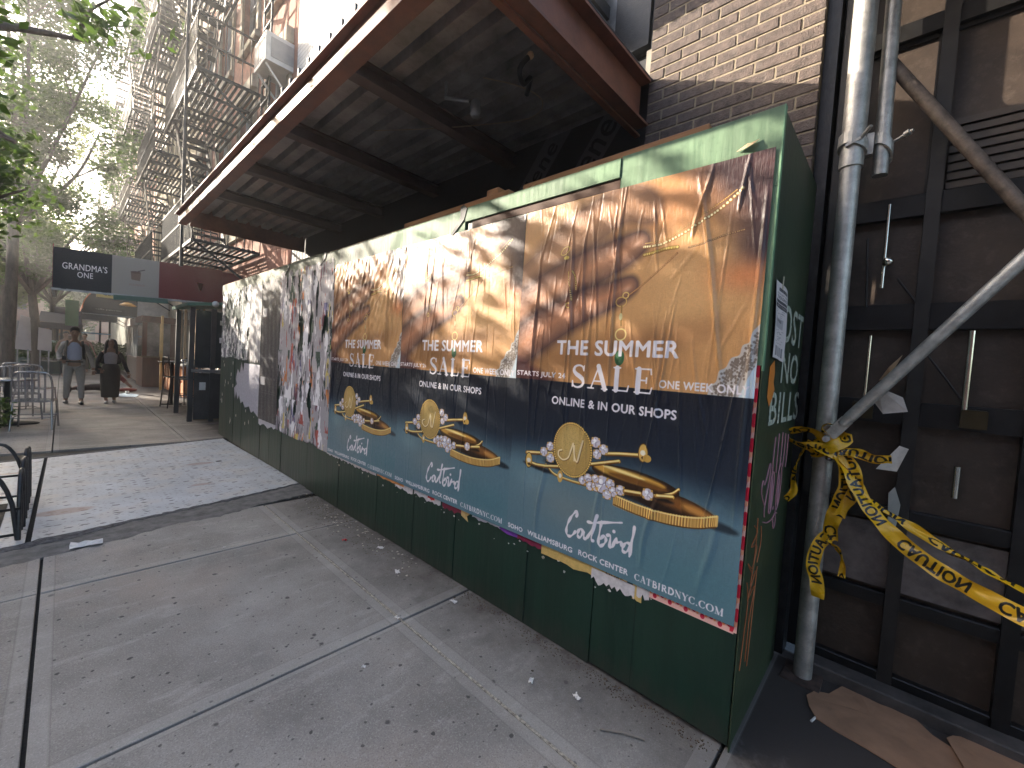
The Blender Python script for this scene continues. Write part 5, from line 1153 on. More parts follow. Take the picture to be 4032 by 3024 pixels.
# fire escapes
IRON = M('fire_escape_iron', (.006, .006, .006), .6, .1, .3, 9)
IRONB = M('sunworn_iron', (.07, .055, .04), .6, .1, .3, 9)
def fire_escape(y0, y1, x0, x1, levels, lab, fl=3.1):
    t = T('fire_escape', lab, 'fire escape', (x1, (y0+y1)/2, levels[0]), 'fire escapes on the tenements')
    for li, z in enumerate(levels):
        b = MB(); n = int((x1-x0)/.085)
        for k in range(n): b.box(x0+k*.085, x0+k*.085+.045, y0, y1, z, z+.012)
        o = P('platform', b, IRON, t); 
        b = MB(); b.box(x0-.02, x0+.02, y0, y1, z-.06, z-.001); b.box(x1-.05, x1, y0, y1, z-.06, z-.001)
        for k in range(5): yy = y0+(y1-y0)*k/4; b.box(x0, x1, yy-.02, yy+.02, z-.05, z-.002)
        P('platform_frame', b, IRON, t)
        b = MB()
        for zz in (.45, .92): b.bar((x0, y0, z+zz), (x0, y1, z+zz), .03, .03); b.bar((x0, y0, z+zz), (x1, y0, z+zz), .03, .03); b.bar((x0, y1, z+zz), (x1, y1, z+zz), .03, .03)
        m_ = int((y1-y0)/.12)
        for k in range(m_+1): yy = y0+(y1-y0)*k/m_; b.bar((x0, yy, z), (x0, yy, z+.92), .014, .014)
        for k in range(9): xx = x0+(x1-x0)*k/8; b.bar((xx, y0, z), (xx, y0, z+.92), .014, .014); b.bar((xx, y1, z), (xx, y1, z+.92), .014, .014)
        P('railing', b, IRONB if li % 2 else IRON, t)
        for yy in (y0+.05, y1-.05): P('bracket', MB().bar((x0+.05, yy, z-.03), (x1, yy, z-.75), .035, .035), IRON, t)
        if li < len(levels)-1:
            b = MB(); a0 = (y0+.55, z); a1 = (y1-.55, levels[li+1])
            if li % 2: a0, a1 = (y1-.55, z), (y0+.55, levels[li+1])
            for xx in (x0+.12, x0+.62):
                b.bar((xx, a0[0], a0[1]), (xx, a1[0], a1[1]), .02, .14)
                b.bar((xx, a0[0], a0[1]+.8), (xx, a1[0], a1[1]+.8), .02, .02)
            P('stair_stringer', b, IRONB, t); b = MB()
            for k in range(1, 12):
                q = k/12; yy = a0[0]+(a1[0]-a0[0])*q; zz = a0[1]+(a1[1]-a0[1])*q; P('stair_tread', MB().box(x0+.13, x0+.61, yy-.09, yy+.09, zz-.01, zz+.01), IRON, t)
    return t
LV = [3.35, 6.3, 9.3, 12.3, 15.4]
fire_escape(8.9, 12.3, -.28, .78, LV, 'nearest fire escape with slatted platforms above the red awning')
fire_escape(13.6, 17.2, -.32, .80, LV, 'second fire escape down the street, left of the nearest one')
fire_escape(19.4, 23.2, -.32, .86, [z+.1 for z in LV], 'third fire escape down the street')
fire_escape(26.5, 31, -.3, .78, LV, 'fourth fire escape down the street, thin against the sky')
fire_escape(33.2, 36.5, -.45, .90, [z-.2 for z in LV], 'farthest fire escape, its ladder outlined on the sky')
o = P('drain_pipe', MB().tube([(-.30, 9.72, 2.95), (-.30, 9.72, 14)], .030, 8), IRON); tag(o, 'dark vertical pipe running past the nearest fire escape', 'drain pipe')
o = P('ladder', MB().bar((.62, 8.15, 3.6), (.62, 8.15, 12), .03, .03).bar((.62, 8.50, 3.6), (.62, 8.50, 12), .03, .03).add(*(lambda q: (q.v, q.f))(sum_mb := MB())) if False else MB().bar((.62, 8.15, 3.6), (.62, 8.15, 12), .03, .03).bar((.62, 8.55, 3.6), (.62, 8.55, 12), .03, .03), IRON); tag(o, 'tall iron ladder rails on the rust wall', 'ladder')
for k in range(20): P('rung', MB().bar((.62, 8.15, 4.6+k*.33), (.62, 8.55, 4.6+k*.33), .05, .03), IRON, o)
# block on the far side of the street and at its end
def block(name, lab, x0, x1, y0, y1, h_, mat, side='e'):
    t = T(name, lab, 'building', ((x0+x1)/2, (y0+y1)/2, 0)); P('wall', MB().box(x0, x1, y0, y1, -.1, h_), mat, t); P('cornice', MB().bevbox(x0-.3, x1+.3, y0-.3, y1+.3, h_+.001, h_+.6, .15), MATS['verdigris_cornice'], t)
    n = int((y1-y0)/3); m_ = int((x1-x0)/3)
    for f in range(max(1, int(h_/3.2)-1)):
        if side == 'e':
            for k in range(n): P('window', MB().box(x1+.001, x1+.04, y0+1+k*3, y0+2.1+k*3, 3.2*f+1.4, 3.2*f+3.2), DKGL, t)
        else:
            for k in range(m_): P('window', MB().box(x0+1+k*3, x0+2.1+k*3, y0-.04, y0-.001, 3.2*f+1.4, 3.2*f+3.2), DKGL, t)
    return t
RB = M('plain_red_brick', (.24, .11, .08), .85, 0, .2, 3); GB = M('plain_tan_brick', (.30, .25, .19), .85, 0, .2, 3)
block('opposite_tenement', 'brick block across the street, left of the frame', -30, -17, -18, 8, 14.2, RB)
block('opposite_tenement', 'tan block across the street further on', -30, -17, 8.3, 41.3, 14.3, GB)
block('opposite_tenement', 'unseen slim red block added between two gaps across the street to split the sunlight', -30, -17, 42.5, 45.6, 14.3, RB)  # unseen block, added to part the sun into separate streaks
block('opposite_tenement', 'last tan block across the street beyond the side street', -30, -17, 50, 84, 14.3, GB)
block('street_end_block', 'brick block closing the far end of the street', -16, 12, 78, 90, 11, RB, 's')
# ------------------------------------------------------------------ shopfronts and awnings along the pavement
def banner_box(name, lab, y0, y1, x0, x1, z0, z1, parts):
    t = T(name, lab, 'awning', ((x0+x1)/2, y0, z0)); return t
cb_ = Canvas(1024, 330, (104, 32, 34))
cb_.poly([(0, 0), (.30, 0), (.30, 1), (0, 1)], (42, 44, 46)); cb_.poly([(.30, 0), (.575, 0), (.575, 1), (.30, 1)], (150, 146, 138))
cb_.text("GRANDMA'S", .045, .50, .275, .66, (240, 236, 236), 1); cb_.text('ONE', .12, .32, .20, .46, (240, 236, 236), 1)
cb_.poly([(.41, .42), (.46, .40), (.465, .60), (.405, .64)], (120, 100, 86)); cb_.ell((.435, .62), .03, .01, (100, 80, 70)); cb_.poly([(.45, .64), (.49, .70), (.485, .72), (.445, .66)], (90, 80, 74)); cb_.text('PIZZERIA', .40, .26, .49, .31, (150, 120, 110), 0)
bn = T('restaurant_awning', 'wide red awning with dark and white lettered banner panels across the pavement', 'awning', (-.8, 10, 2.3))
sheet('banner_front', (-1.93, 9.99, 2.27), (2.35, 0, .10), (.0, 0, .68), print_mat('banner_cloth', cb_.image('banner_print'), .7, .2), 20, 6, lambda u, v: .01*np.sin(u*30), parent=bn)
CLOTH = M('red_awning_cloth', (.16, .028, .030), .8, 0, .15, 2, .2, 30)
P('roof_cloth', MB().add([(-1.93, 10.0, 2.95), (.80, 10.0, 3.02), (.80, 12.9, 3.30), (-1.93, 12.6, 3.02)], [(0, 1, 2, 3), (3, 2, 1, 0)]), CLOTH, bn)
P('side_cloth', MB().box(-1.935, -1.925, 10.0, 12.6, 2.30, 3.0), CLOTH, bn)
P('valance', MB().box(.42, .80, 9.995, 10.0, 2.34, 3.02), CLOTH, bn)
b = MB()
b.bar((-1.93, 10.0, 2.26), (.8, 10.0, 2.36), .035, .035).bar((-1.93, 12.6, 2.3), (-1.93, 10, 2.26), .035, .035)
P('awning_frame', b, GALV, bn); P('green_lamp_box', MB().bar((-1.20, 9.96, 2.235), (-.45, 9.96, 2.275), .06, .085), M('pale_green_box', (.07, .13, .10), .6), bn)
for x, y in ((.55, 12.5),): P('awning_post', MB().tube([(x, y, 0), (x, y, 3.0)], .03, 8), GALV, bn)
for i, (x, cc) in enumerate(((-.02, (.75, .16, .09)), (.03, (.72, .66, .6)))):
    P('pennant', MB().add([(x, 9.93, 2.72), (x+.12, 9.93, 2.70), (x+.07, 9.93, 2.55)], [(0, 1, 2), (2, 1, 0)]), M('pennant_%s' % 'ab'[i], cc, .6), bn) if i == 0 else None
# small dining shed at the end of the hoarding
ds = T('dining_shed', 'dark green roofed wooden shed beside the far end of the hoarding', 'shed', (.3, 10.5, 0))
DKW = M('dark_stained_wood', (.030, .028, .030), .5, 0, .3, 5, .4, 40)
P('roof', MB().bar((-.22, 10.3, 2.24), (.85, 10.3, 2.40), 1.6, .06, (0, 0, 1)), M('green_roof', (.05, .14, .10), .6), ds)
for x, y in ((-.12, 9.6), (-.12, 11), (.2, 9.5), (.5, 9.5)): P('post', MB().bevbox(x-.04, x+.04, y-.04, y+.04, 0, 2.2, .004), DKW, ds)
P('back_board', MB().box(.55, .58, 9.5, 11.1, 0, 2.25), DKW, ds)
for x0, x1 in ((-.08, .16), (.24, .46)):
    P('low_board', MB().bevbox(x0, x1, 9.49, 9.52, .05, .95, .003), DKW, ds); P('pane', MB().box(x0, x1, 9.50, 9.51, 1.05, 2.15), DKGL, ds)
P('sill', MB().bevbox(-.12, .54, 9.44, 9.56, .96, 1.02, .004), M('worn_sill', (.13, .12, .12), .5), ds)
for x, z, s, cc in ((.0, .62, .10, (.5, .5, .5)), (.30, 1.55, .07, (.5, .5, .52)), (.36, 1.25, .08, (.25, .25, .35)), (.3, 1.9, .06, (.35, .34, .3))):
    P('pasted_notice', MB().box(x, x+s, 9.482, 9.487, z, z+s*1.5), M('notice_%d' % int(cc[2]*100), cc, .7), ds)
P('shed_light', MB().ball((.22, 9.5, 2.30), .06, 10), M('frosted_lamp', (.5, .52, .5), .3), ds)
# brown metal stair rail frames by the hoarding end
hr = T('handrail', 'bronze handrail frame of cellar steps sticking out past the far end of the hoarding', 'handrail', (.1, 9.4, 0))
BRZ = M('bronze_rail', (.17, .12, .07), .4, .5, .2, 10)
P('outer_rail', MB().bar((-.02, 9.75, .35), (.45, 9.75, 1.18), .035, .035).bar((-.02, 9.75, .37), (-.02, 9.75, .0), .035, .035).bar((-.02, 9.75, .015), (.5, 9.75, .015), .035, .03), BRZ, hr)
P('inner_rail', MB().bar((.22, 10.0, .5), (.22, 10.0, .1), .03, .03).bar((.22, 10.0, .1), (.6, 10.0, .1), .03, .03).bar((.22, 10.0, .5), (.5, 10.0, 1.0), .03, .03), BRZ, hr)
# chairs: painted metal with slatted hoop back
def chair(name, lab, x, y, rz, mat, cat='chair', h=.46, group=None):
    t = T(name, lab, cat, (0, 0, 0), group)
    b = MB(); w = .21
    P('seat', MB().bevbox(-w, w, -.21, .21, h-.02, h, .008), mat, t)
    hoop = smooth([(-w, .20, h-.02), (-w, .225, h+.25), (-w+.03, .235, h+.40), (-w+.10, .24, h+.44), (w-.10, .24, h+.44), (w-.03, .235, h+.40), (w, .225, h+.25), (w, .20, h-.02)], 4)
    P('back_hoop', MB().tube(hoop, .013, 8), mat, t)
    for k in range(5):
        xx = -w+.075+k*.068; P('back_slat', MB().bar((xx, .21, h), (xx, .238, h+.43), .022, .008, (0, 1, 0)), mat, t)
    for sx_ in (-1, 1):
        P('leg', MB().tube([(sx_*w*.95, -.19, h-.02), (sx_*(w+.01), -.22, 0)], .013, 8), mat, t)
        P('leg', MB().tube([(sx_*w*.95, .19, h-.02), (sx_*(w+.01), .25, 0)], .013, 8), mat, t)
    for (a, c_) in (((-w, -.2), (w, -.2)), ((-w, .22), (w, .22)), ((-w, -.2), (-w, .22)), ((w, -.2), (w, .22))):
        P('stretcher', MB().tube([(a[0], a[1], h*.42), (c_[0], c_[1], h*.42)], .008, 6), mat, t)
    t.location = (x, y, 0); t.rotation_euler = (0, 0, rz); return t
ALU = M('brushed_aluminium', (.30, .30, .32), .22, .8, .12, 10, .1, 100)
c0 = chair('metal_chair', 'silver slatted metal chair nearest the camera, back towards us', -2.08, 9.55, rad(172), ALU, group='silver chairs at the pavement table')
for (x, y, a, l) in [(-2.30, 10.75, 15, 'silver slatted chair on the far side of the pavement table'), (-2.15, 11.9, 160, 'silver chair one row further back, right of the trunk'), (-2.45, 12.5, 190, 'farthest of the silver chairs, half hidden behind the others')]:
    c1 = copy_tree(c0); c1.location = (x, y, 0); c1.rotation_euler = (0, 0, rad(a)); c1['label'] = l
def table(name, lab, x, y, r, h, mat, foot):
    t = T(name, lab, 'table', (x, y, 0)); P('tabletop', MB().lathe((x, y, h), [(.001, 0), (r, 0), (r+.01, .012), (r, .026), (.001, .026)], 26), mat, t)
    P('column', MB().tube([(x, y, .03), (x, y, h)], .035, 12), IRON, t)
    P('foot', MB().tube([(x+foot*math.cos(a), y+foot*.45*math.sin(a), .015) for a in [2*math.pi*k/20 for k in range(21)]], .014, 8).bar((x-foot, y, .015), (x+foot, y, .015), .03, .02), IRON, t); return t
table('pavement_table', 'pale metal table on a curved foot between the silver chairs', -2.40, 10.1, .34, .72, ALU, .34)
table('bar_table', 'high dark bar table in front of the orange planter', .02, 12.6, .26, 1.02, DKW, .2)
chair('bar_stool', 'dark tall stool with hooped back beside the bar table', .05, 12.05, rad(100), IRON, 'stool', .72)
chair('bar_stool', 'silver tall stool right of the bar table, near the shed', .22, 11.6, rad(170), ALU, 'stool', .70)
# orange planter front, yellow post, brown vestibule, pale shop
og = T('orange_planter', 'sunlit orange panelled planter box in front of the restaurant', 'planter', (.6, 15.2, 0))
ORG = M('orange_varnished_wood', (.55, .22, .09), .5, 0, .15, 6, .2, 40)
P('box', MB().box(.44, .80, 13.6, 16.6, .06, .86), ORG, og)
for y in np.arange(13.6, 16.6, .5):
    P('frame_stile', MB().bevbox(.405, .439, y, y+.07, .06, .90, .004), ORG, og)
    for z in (.12, .50): P('raised_panel', MB().bevbox(.42, .439, y+.12, y+.45, z, z+.30, .006), M('pale_orange', (.62, .32, .16), .5), og)
P('cap', MB().bevbox(.38, .82, 13.55, 16.65, .90, .95, .005), M('white_cap', (.6, .58, .52), .5), og)
rf = T('restaurant_facade', 'dark restaurant front with tall windows behind the orange planter', 'shopfront', (.8, 15, 0))
P('front_wall', MB().box(.815, .859, 11.5, 16.9, .0, 3.1), M('deep_brown_wood', (.05, .025, .018), .5, 0, .2, 5), rf)
for y in (13.7, 14.5, 15.3, 16.1): P('pane', MB().box(.80, .814, y, y+.6, 1.0, 2.5), DKGL, rf)
for y in (13.55, 14.36, 15.16, 15.96, 16.75): P('mullion', MB().bevbox(.76, .814, y, y+.08, .95, 2.6, .004), M('tan_mullion', (.42, .28, .15), .5), rf)
pp = P('yellow_post', MB().bevbox(.30, .36, 16.75, 16.83, 0, 2.35, .004), M('yellow_paint', (.62, .42, .16), .5)); tag(pp, 'slim yellow post at the corner of the brown vestibule', 'post')
vb = T('vestibule', 'red-brown wooden vestibule with glazed upper half jutting onto the pavement', 'vestibule', (.5, 18, 0))
RBW = M('red_brown_wood', (.115, .040, .025), .45, 0, .25, 5, .3, 40, st=(1, 1, .2))
P('lower_panel', MB().bevbox(.0, .84, 18.0, 18.06, 0, .98, .005), RBW, vb); P('lower_panel', MB().box(.0, .05, 18.061, 19.6, 0, .98), RBW, vb)
P('stile', MB().bevbox(-.02, .10, 17.97, 18.05, .99, 2.15, .005), RBW, vb); P('stile', MB().bevbox(.70, .84, 17.97, 18.05, .99, 2.15, .005), RBW, vb)
P('header', MB().bevbox(-.06, .88, 17.93, 19.6, 2.16, 2.36, .01), RBW, vb); P('upper_pane', MB().box(.101, .699, 18.0, 18.02, .99, 2.15), M('lit_vestibule_glass', (.20, .18, .17), .2, 0, .3, 4), vb)
P('glazing_bar', MB().bevbox(.42, .46, 17.98, 18.0, 1.0, 2.14, .002), M('yellow_paint', (.62, .42, .16)), vb); P('sill', MB().bevbox(-.04, .86, 17.9, 18.0, .985, 1.03, .004), BRZ, vb)
P('side_pane', MB().box(.01, .03, 18.1, 19.6, .99, 2.15), DKGL, vb)
ps = T('pale_shopfront', 'pale cream shopfront with dark windows beyond the brown vestibule', 'shopfront', (.4, 21, 0))
P('base_panel', MB().bevbox(.12, .86, 19.7, 24.5, 0, .90, .01), M('grey_brown_panel', (.20, .17, .16), .6), ps)
for k in range(8):
    P('pilaster', MB().bevbox(.10, .17, 19.7+k*.66, 19.80+k*.66, .905, 2.10, .006), M('cream_paint', (.48, .46, .42), .5), ps)
    if k < 7: P('pane', MB().box(.15, .16, 19.81+k*.66, 20.35+k*.66, .91, 2.05), DKGL, ps)
P('fascia', MB().bevbox(.02, .86, 19.7, 24.5, 2.11, 2.40, .02), M('cream_paint', (.48, .46, .42)), ps)
cf = Canvas(512, 64, (196, 190, 176)); cf.text('DA NICO RISTORANTE', .1, .3, .9, .7, (110, 90, 70), 0)
P('upper_wall', MB().box(.10, .86, 19.7, 24.5, 2.41, 3.05), M('warm_white_wall', (.52, .48, .42), .7), ps)
P('upper_wall', MB().box(.0, .84, 19.64, 19.69, 2.37, 3.05), M('warm_white_wall', (.52, .48, .42), .7), ps)
# arched awning with orange edge
aa = T('arched_awning', 'dark arched awning with a sunlit orange side, beyond the wide red awning', 'awning', (-.5, 22, 2.4))
b = MB(); n = 14; a_ = [(-1.35+1.45*(1-math.cos(math.pi/2*k/n)), 2.55+1.1*math.sin(math.pi/2*k/n)) for k in range(n+1)]
b.add([(x, 21.0, z) for x, z in a_]+[(x, 24.5, z) for x, z in a_], [(k, k+1, n+1+k+1, n+1+k) for k in range(n)]+[(n+1+k, n+1+k+1, k+1, k) for k in range(n)])
P('arched_cloth', b, M('orange_cloth', (.62, .20, .08), .7), aa)
P('front_cloth', MB().prism([(x, 20.97, z) for x, z in a_]+[(.1, 20.97, 2.35), (-1.35, 20.97, 2.35)], (0, .02, 0)), M('black_cloth', (.035, .03, .032), .8), aa)
b = MB(); 
for k in range(n): b.bar((a_[k][0], 20.95, a_[k][1]), (a_[k+1][0], 20.95, a_[k+1][1]), .03, .12, (0, 1, 0))
P('orange_trim', b, M('orange_cloth', (.62, .20, .08)), aa)
ca = Canvas(256, 48, (12, 11, 12)); ca.text('caffe palermo', .1, .3, .9, .75, (190, 186, 180), 0)
sheet('awning_lettering', (-1.1, 20.94, 2.50), (.85, 0, 0), (0, 0, .14), print_mat('awning_letters', ca.image('awn_print'), .7, .1), parent=aa)
P('awning_rail', MB().tube([(-1.35, 20.9, 2.38), (.15, 20.9, 2.38)], .025, 6), GALV, aa)
cs2 = Canvas(256, 100, (210, 180, 96)); cs2.text('Caffe', .2, .25, .8, .78, (50, 46, 30), 1)
sg = T('cafe_sign', 'small yellow cafe sign hanging above the arched awning', 'sign', (-.8, 17, 2.75))
P('sign_box', MB().bevbox(-1.15, -.55, 17.0, 17.08, 2.72, 2.98, .01), M('yellow_paint', (.62, .42, .16)), sg); sheet('sign_face', (-1.14, 16.995, 2.73), (.58, 0, 0), (0, 0, .24), print_mat('cafe_sign_face', cs2.image('cafe_print'), .6, .1), parent=sg)
o = P('orange_lamp', MB().lathe((-.35, 18.5, 2.66), [(.001, .10), (.10, .08), (.22, .0), (.20, -.02), (.001, -.02)], 14), M('amber_shade', (.75, .38, .08), .5)); tag(o, 'amber lamp shade hanging under the wide red awning', 'lamp')
o = P('green_street_banner', MB().bevbox(-1.75, -1.35, 26, 26.04, 2.0, 3.1, .004), M('green_banner', (.05, .17, .08), .7)); tag(o, 'green vertical banner far down the pavement', 'banner')
o = T('street_kiosk', 'dark kiosk with glass panels far down the pavement behind the walkers', 'kiosk', (-1.0, 30, 0))
P('kiosk_body', MB().bevbox(-1.9, -.1, 30, 31, 0, 1.1, .02), M('dark_green_panel', (.03, .06, .05), .6), o); P('kiosk_roof', MB().bevbox(-2.1, .1, 29.6, 31.4, 2.45, 2.95, .05), M('slate_roof', (.05, .055, .075), .6), o)
for x in (-1.85, -1.2, -.5, -.15): P('kiosk_post', MB().bevbox(x-.04, x+.04, 30.0, 30.08, 1.1, 2.45, .004), BLKMET, o)
P('kiosk_stripe', MB().box(-1.2, -.1, 29.97, 29.99, 1.75, 1.82), M('blue_stripe', (.10, .25, .40), .5), o)
# planters and greenery
LEAF = M('leaf_green', (.045, .085, .022), .5, 0, .4, 1.5, spec=.4, trans=(.08, .14, .02))
LEAF2 = M('leaf_yellowgreen', (.075, .115, .025), .5, 0, .4, 1.5, spec=.4, trans=(.18, .24, .03))
BARK = M('street_tree_bark', (.075, .062, .052), .9, 0, .35, 12, 1.5, 50, st=(1, 1, .3))
def leafcloud(clumps, n, size, rg):
    """clumps: (center, radius). one face per leaf, folded slightly"""
    ci = rg.integers(0, len(clumps), n); c = np.array([clumps[i][0] for i in ci]); r = np.array([clumps[i][1] for i in ci])
    d = rg.normal(0, 1, (n, 3)); d /= np.linalg.norm(d, axis=1)[:, None]; p = c+d*(r*rg.uniform(.15, 1, n)**.6)[:, None]
    a = rg.normal(0, 1, (n, 3)); a[:, 2] *= .6; a /= np.linalg.norm(a, axis=1)[:, None]; b = np.cross(a, rg.normal(0, 1, (n, 3))); b /= np.linalg.norm(b, axis=1)[:, None]
    s = size*rg.uniform(.6, 1.25, n)[:, None]
    v = np.stack([p-a*s, p+b*s*.42+a*s*.1, p+a*s, p-b*s*.42+a*s*.1], 1).reshape(-1, 3); f = np.arange(4*n).reshape(n, 4)
    return v, f
def fastmesh(name, v, f, mat, parent, off):
    me = bpy.data.meshes.new(name); me.vertices.add(len(v)); me.vertices.foreach_set('co', (v-np.array(off)).astype(np.float32).ravel()); me.loops.add(f.size); me.loops.foreach_set('vertex_index', f.ravel().astype(np.int32))
    me.polygons.add(len(f)); me.polygons.foreach_set('loop_start', np.arange(0, f.size, 4, dtype=np.int32)); me.polygons.foreach_set('loop_total', np.full(len(f), 4, np.int32)); me.update(calc_edges=True)
    me.materials.append(mat); o = bpy.data.objects.new(name, me); S.collection.objects.link(o)
    if parent: o.parent = parent
    else: o.location = off
    return o
def tree(x, y, h0, h1, spread, lab, seed, n=9000, leaf=.055, trunk=.11, mat=None, lean=(0, 0), nb=7, bias=(0, 0)):
    r = random.Random(seed); rg = np.random.default_rng(seed)
    t = T('street_tree', lab, 'tree', (x, y, 0), 'street trees'); b = MB()
    fork = Vector((x+lean[0], y+lean[1], h0)); b.tube(smooth([(x, y, 0), (x+lean[0]*.3+.04, y+lean[1]*.3, h0*.5), tuple(fork)], 4), [trunk*(1.15-.3*i/8) for i in range(9)], 10)
    clumps = []
    for k in range(nb):
        a = 2*math.pi*k/nb+r.uniform(-.3, .3); up = r.uniform(.35, 1.); sp_r = spread*r.uniform(.55, 1)
        end = fork+Vector((math.cos(a)*sp_r+bias[0]*.5, math.sin(a)*sp_r+bias[1]*.5, (h1-h0)*up*.85)); mid = fork.lerp(end, .5)+Vector((r.uniform(-.3, .3), r.uniform(-.3, .3), r.uniform(-.1, .4)))
        pts = smooth([tuple(fork), tuple(mid), tuple(end)], 5); b.tube(pts, [trunk*.55*(1-.8*i/(len(pts)-1)) for i in range(len(pts))], 7)
        for q in range(5):
            s0 = Vector(pts[r.randint(3, len(pts)-1)]); e2 = s0+Vector((r.uniform(-1, 1), r.uniform(-1, 1), r.uniform(-.35, .9)))*spread*.45
            b.tube([s0, s0.lerp(e2, .5)+Vector((0, 0, .1)), e2], [trunk*.2, trunk*.13, trunk*.05], 5)
            clumps.append((tuple(e2), spread*r.uniform(.16, .30))); clumps.append((tuple(s0.lerp(e2, .55)), spread*r.uniform(.10, .2)))
    P('trunk', b, BARK, t); v, f = leafcloud(clumps, n, leaf, rg); fastmesh('crown', v, f, mat or LEAF, t, (x, y, 0)); return t
tree(-3.2, 4.8, 2.6, 5.1, 2.0, 'street tree nearest the camera, its crown hanging in from the upper left', 21, 8000, .06, .12, LEAF, (0, .25), 9, (-.2, 1.6))
tree(-2.9, 18.2, 4.6, 14, 3.2, 'second street tree, filling the left edge with sunlit leaves', 22, 26000, .075, .13, LEAF, (.1, .2), 9)
tree(-3.9, 10.3, 2.7, 5.6, 2.2, 'low street tree between the camera and the tables, mostly outside the left edge', 31, 15000, .06, .11, LEAF, (0, 0), 9, (.3, 0))
tree(-2.52, 24, 3.0, 8.5, 2.7, 'slim street tree whose dark trunk stands before the white boards', 23, 12000, .085, .14, LEAF, (-.1, 0), 8)
tree(-3.6, 27.5, 4.5, 13, 3.2, 'third street tree, behind the silver chairs', 24, 12000, .075, .12, LEAF2, (0, 0), 8)
tree(-2.2, 33, 3.2, 9, 3.0, 'far street tree above the crossing', 25, 11000, .11, .14, LEAF, (0, 0), 8)
tree(-4.6, 42, 2.6, 10, 4.0, 'broad far tree closing the street on the left', 26, 12000, .15, .2, LEAF2)
tree(-.8, 52, 2.4, 9, 4.0, 'broad far tree closing the street, right of the trunk', 27, 12000, .16, .2, LEAF)
tree(-9, 54, 3, 11, 4.2, 'tree across the road on the far left', 28, 9000, .15, .2, LEAF)
tree(-4.3, .9, 2.9, 6.6, 2.2, 'street tree behind the camera on the left, seen only by its shadow', 29, 7000, .06, .11, LEAF, (0, 0), 8) if False else None
pb = T('tree_pit_planting', 'low dark bush in a box at the left edge behind the chairs', 'bush', (-2.9, 9.4, 0))
v, f = leafcloud([((-2.75+.25*math.sin(k*2.1), 9.2+.35*k/2, .25+.12*math.cos(k)), .28) for k in range(6)], 2600, .04, rng); fastmesh('foliage', v, f, LEAF, pb, (-2.9, 9.4, 0)); P('box', MB().bevbox(-3.2, -2.55, 8.9, 10.9, 0, .22, .01), DKW, pb)
hd = T('hedge_box', 'dark green hedge planter box beside the far trunk', 'planter', (-2.2, 24.5, 0)); P('box', MB().bevbox(-2.9, -1.55, 24.2, 25.0, 0, .5, .02), M('dark_green_panel', (.03, .06, .05)), hd)
v, f = leafcloud([((-2.8+.22*k, 24.6, .95), .40) for k in range(6)], 3200, .06, rng); fastmesh('foliage', v, f, LEAF, hd, (-2.2, 24.5, 0))
fh_ = T('far_shrubs', 'low shrubs and planting far down on the right of the walkers', 'bush', (-.6, 27, 0)); v, f = leafcloud([((-1.1+.3*k, 27+.2*k, .45+.5*(k % 2)), .45) for k in range(6)], 3200, .07, rng); fastmesh('foliage', v, f, LEAF, fh_, (-.6, 27, 0))
# tree guard of black hoops
tg = T('tree_guard', 'low black iron hoop fence round the tree pit at the left edge', 'fence', (-2.3, 4.6, 0))
PIT = P('tree_pit', MB().box(-3.15, -2.10, 4.15, 5.10, .0105, .016), M('pit_soil', (.06, .05, .035), .95, 0, .5, 30, 2, 60)); PIT['kind'] = 'structure'
def hoop(x0, y0, x1, y1, h_):
    n = 12; pts = []
    for k in range(n+1):
        t = k/n; q = math.sin(math.pi*t)**.5 if 0 < t < 1 else 0
        pts.append((x0+(x1-x0)*t, y0+(y1-y0)*t, .02+h_*q))
    P('hoop', MB().tube(pts, .013, 8), BLKMET, tg)
for k in range(5): hoop(-1.995, 4.05+k*.22, -1.985, 4.05+k*.22+.30, .47+.03*(k % 2))
for k in range(4): hoop(-2.0-k*.24, 5.13, -2.30-k*.24, 5.14, .50); hoop(-2.0-k*.24, 4.06, -2.30-k*.24, 4.06, .50)
for z in (.06, .24): P('rail', MB().tube([(-3.2, 4.06, z), (-1.99, 4.06, z), (-1.99, 5.14, z), (-3.2, 5.14, z)], .010, 6), BLKMET, tg)
# boards, barrier and distant things on the left
def board(name, lab, x, y, w, h_, z, mat, tilt=.1, cat='board'):
    t = T(name, lab, cat, (x, y, 0)); P('board_face', MB().prism([(x-w/2, y, z), (x+w/2, y+.05, z-.05), (x+w/2-tilt*.3, y+.1, z+h_-.08), (x-w/2+tilt, y, z+h_)], (0, .03, 0)), mat, t)
    for s_ in (-.3, .3): P('prop', MB().bar((x+s_*w, y+.05, 0), (x+s_*w, y+.05, z), .04, .04), GALV, t)
    return t
PB = M('pale_pink_board', (.50, .44, .42), .7, 0, .06, 3)
board('white_board', 'tall pale board left of the dark trunk', -2.80, 23.2, .42, 1.25, .95, PB, .15); board('white_board', 'tall pale board right of the dark trunk', -2.27, 23.4, .36, .85, .95, PB, .02)
board('yellow_board', 'tilted yellow board at the far left edge', -4.3, 28, .75, .75, 1.55, M('pale_yellow_board', (.50, .40, .20), .7), .2)
bar_ = T('road_barrier', 'long pale teal barrier across the road behind the boards', 'barrier', (-4, 30, 0)); P('top_rail', MB().bevbox(-9, -1.9, 30.6, 30.7, 1.12, 1.30, .02), M('teal_rail', (.30, .42, .40), .5), bar_); P('panel', MB().box(-9, -1.9, 30.62, 30.68, .1, 1.11), M('teal_panel', (.06, .13, .12), .6), bar_)
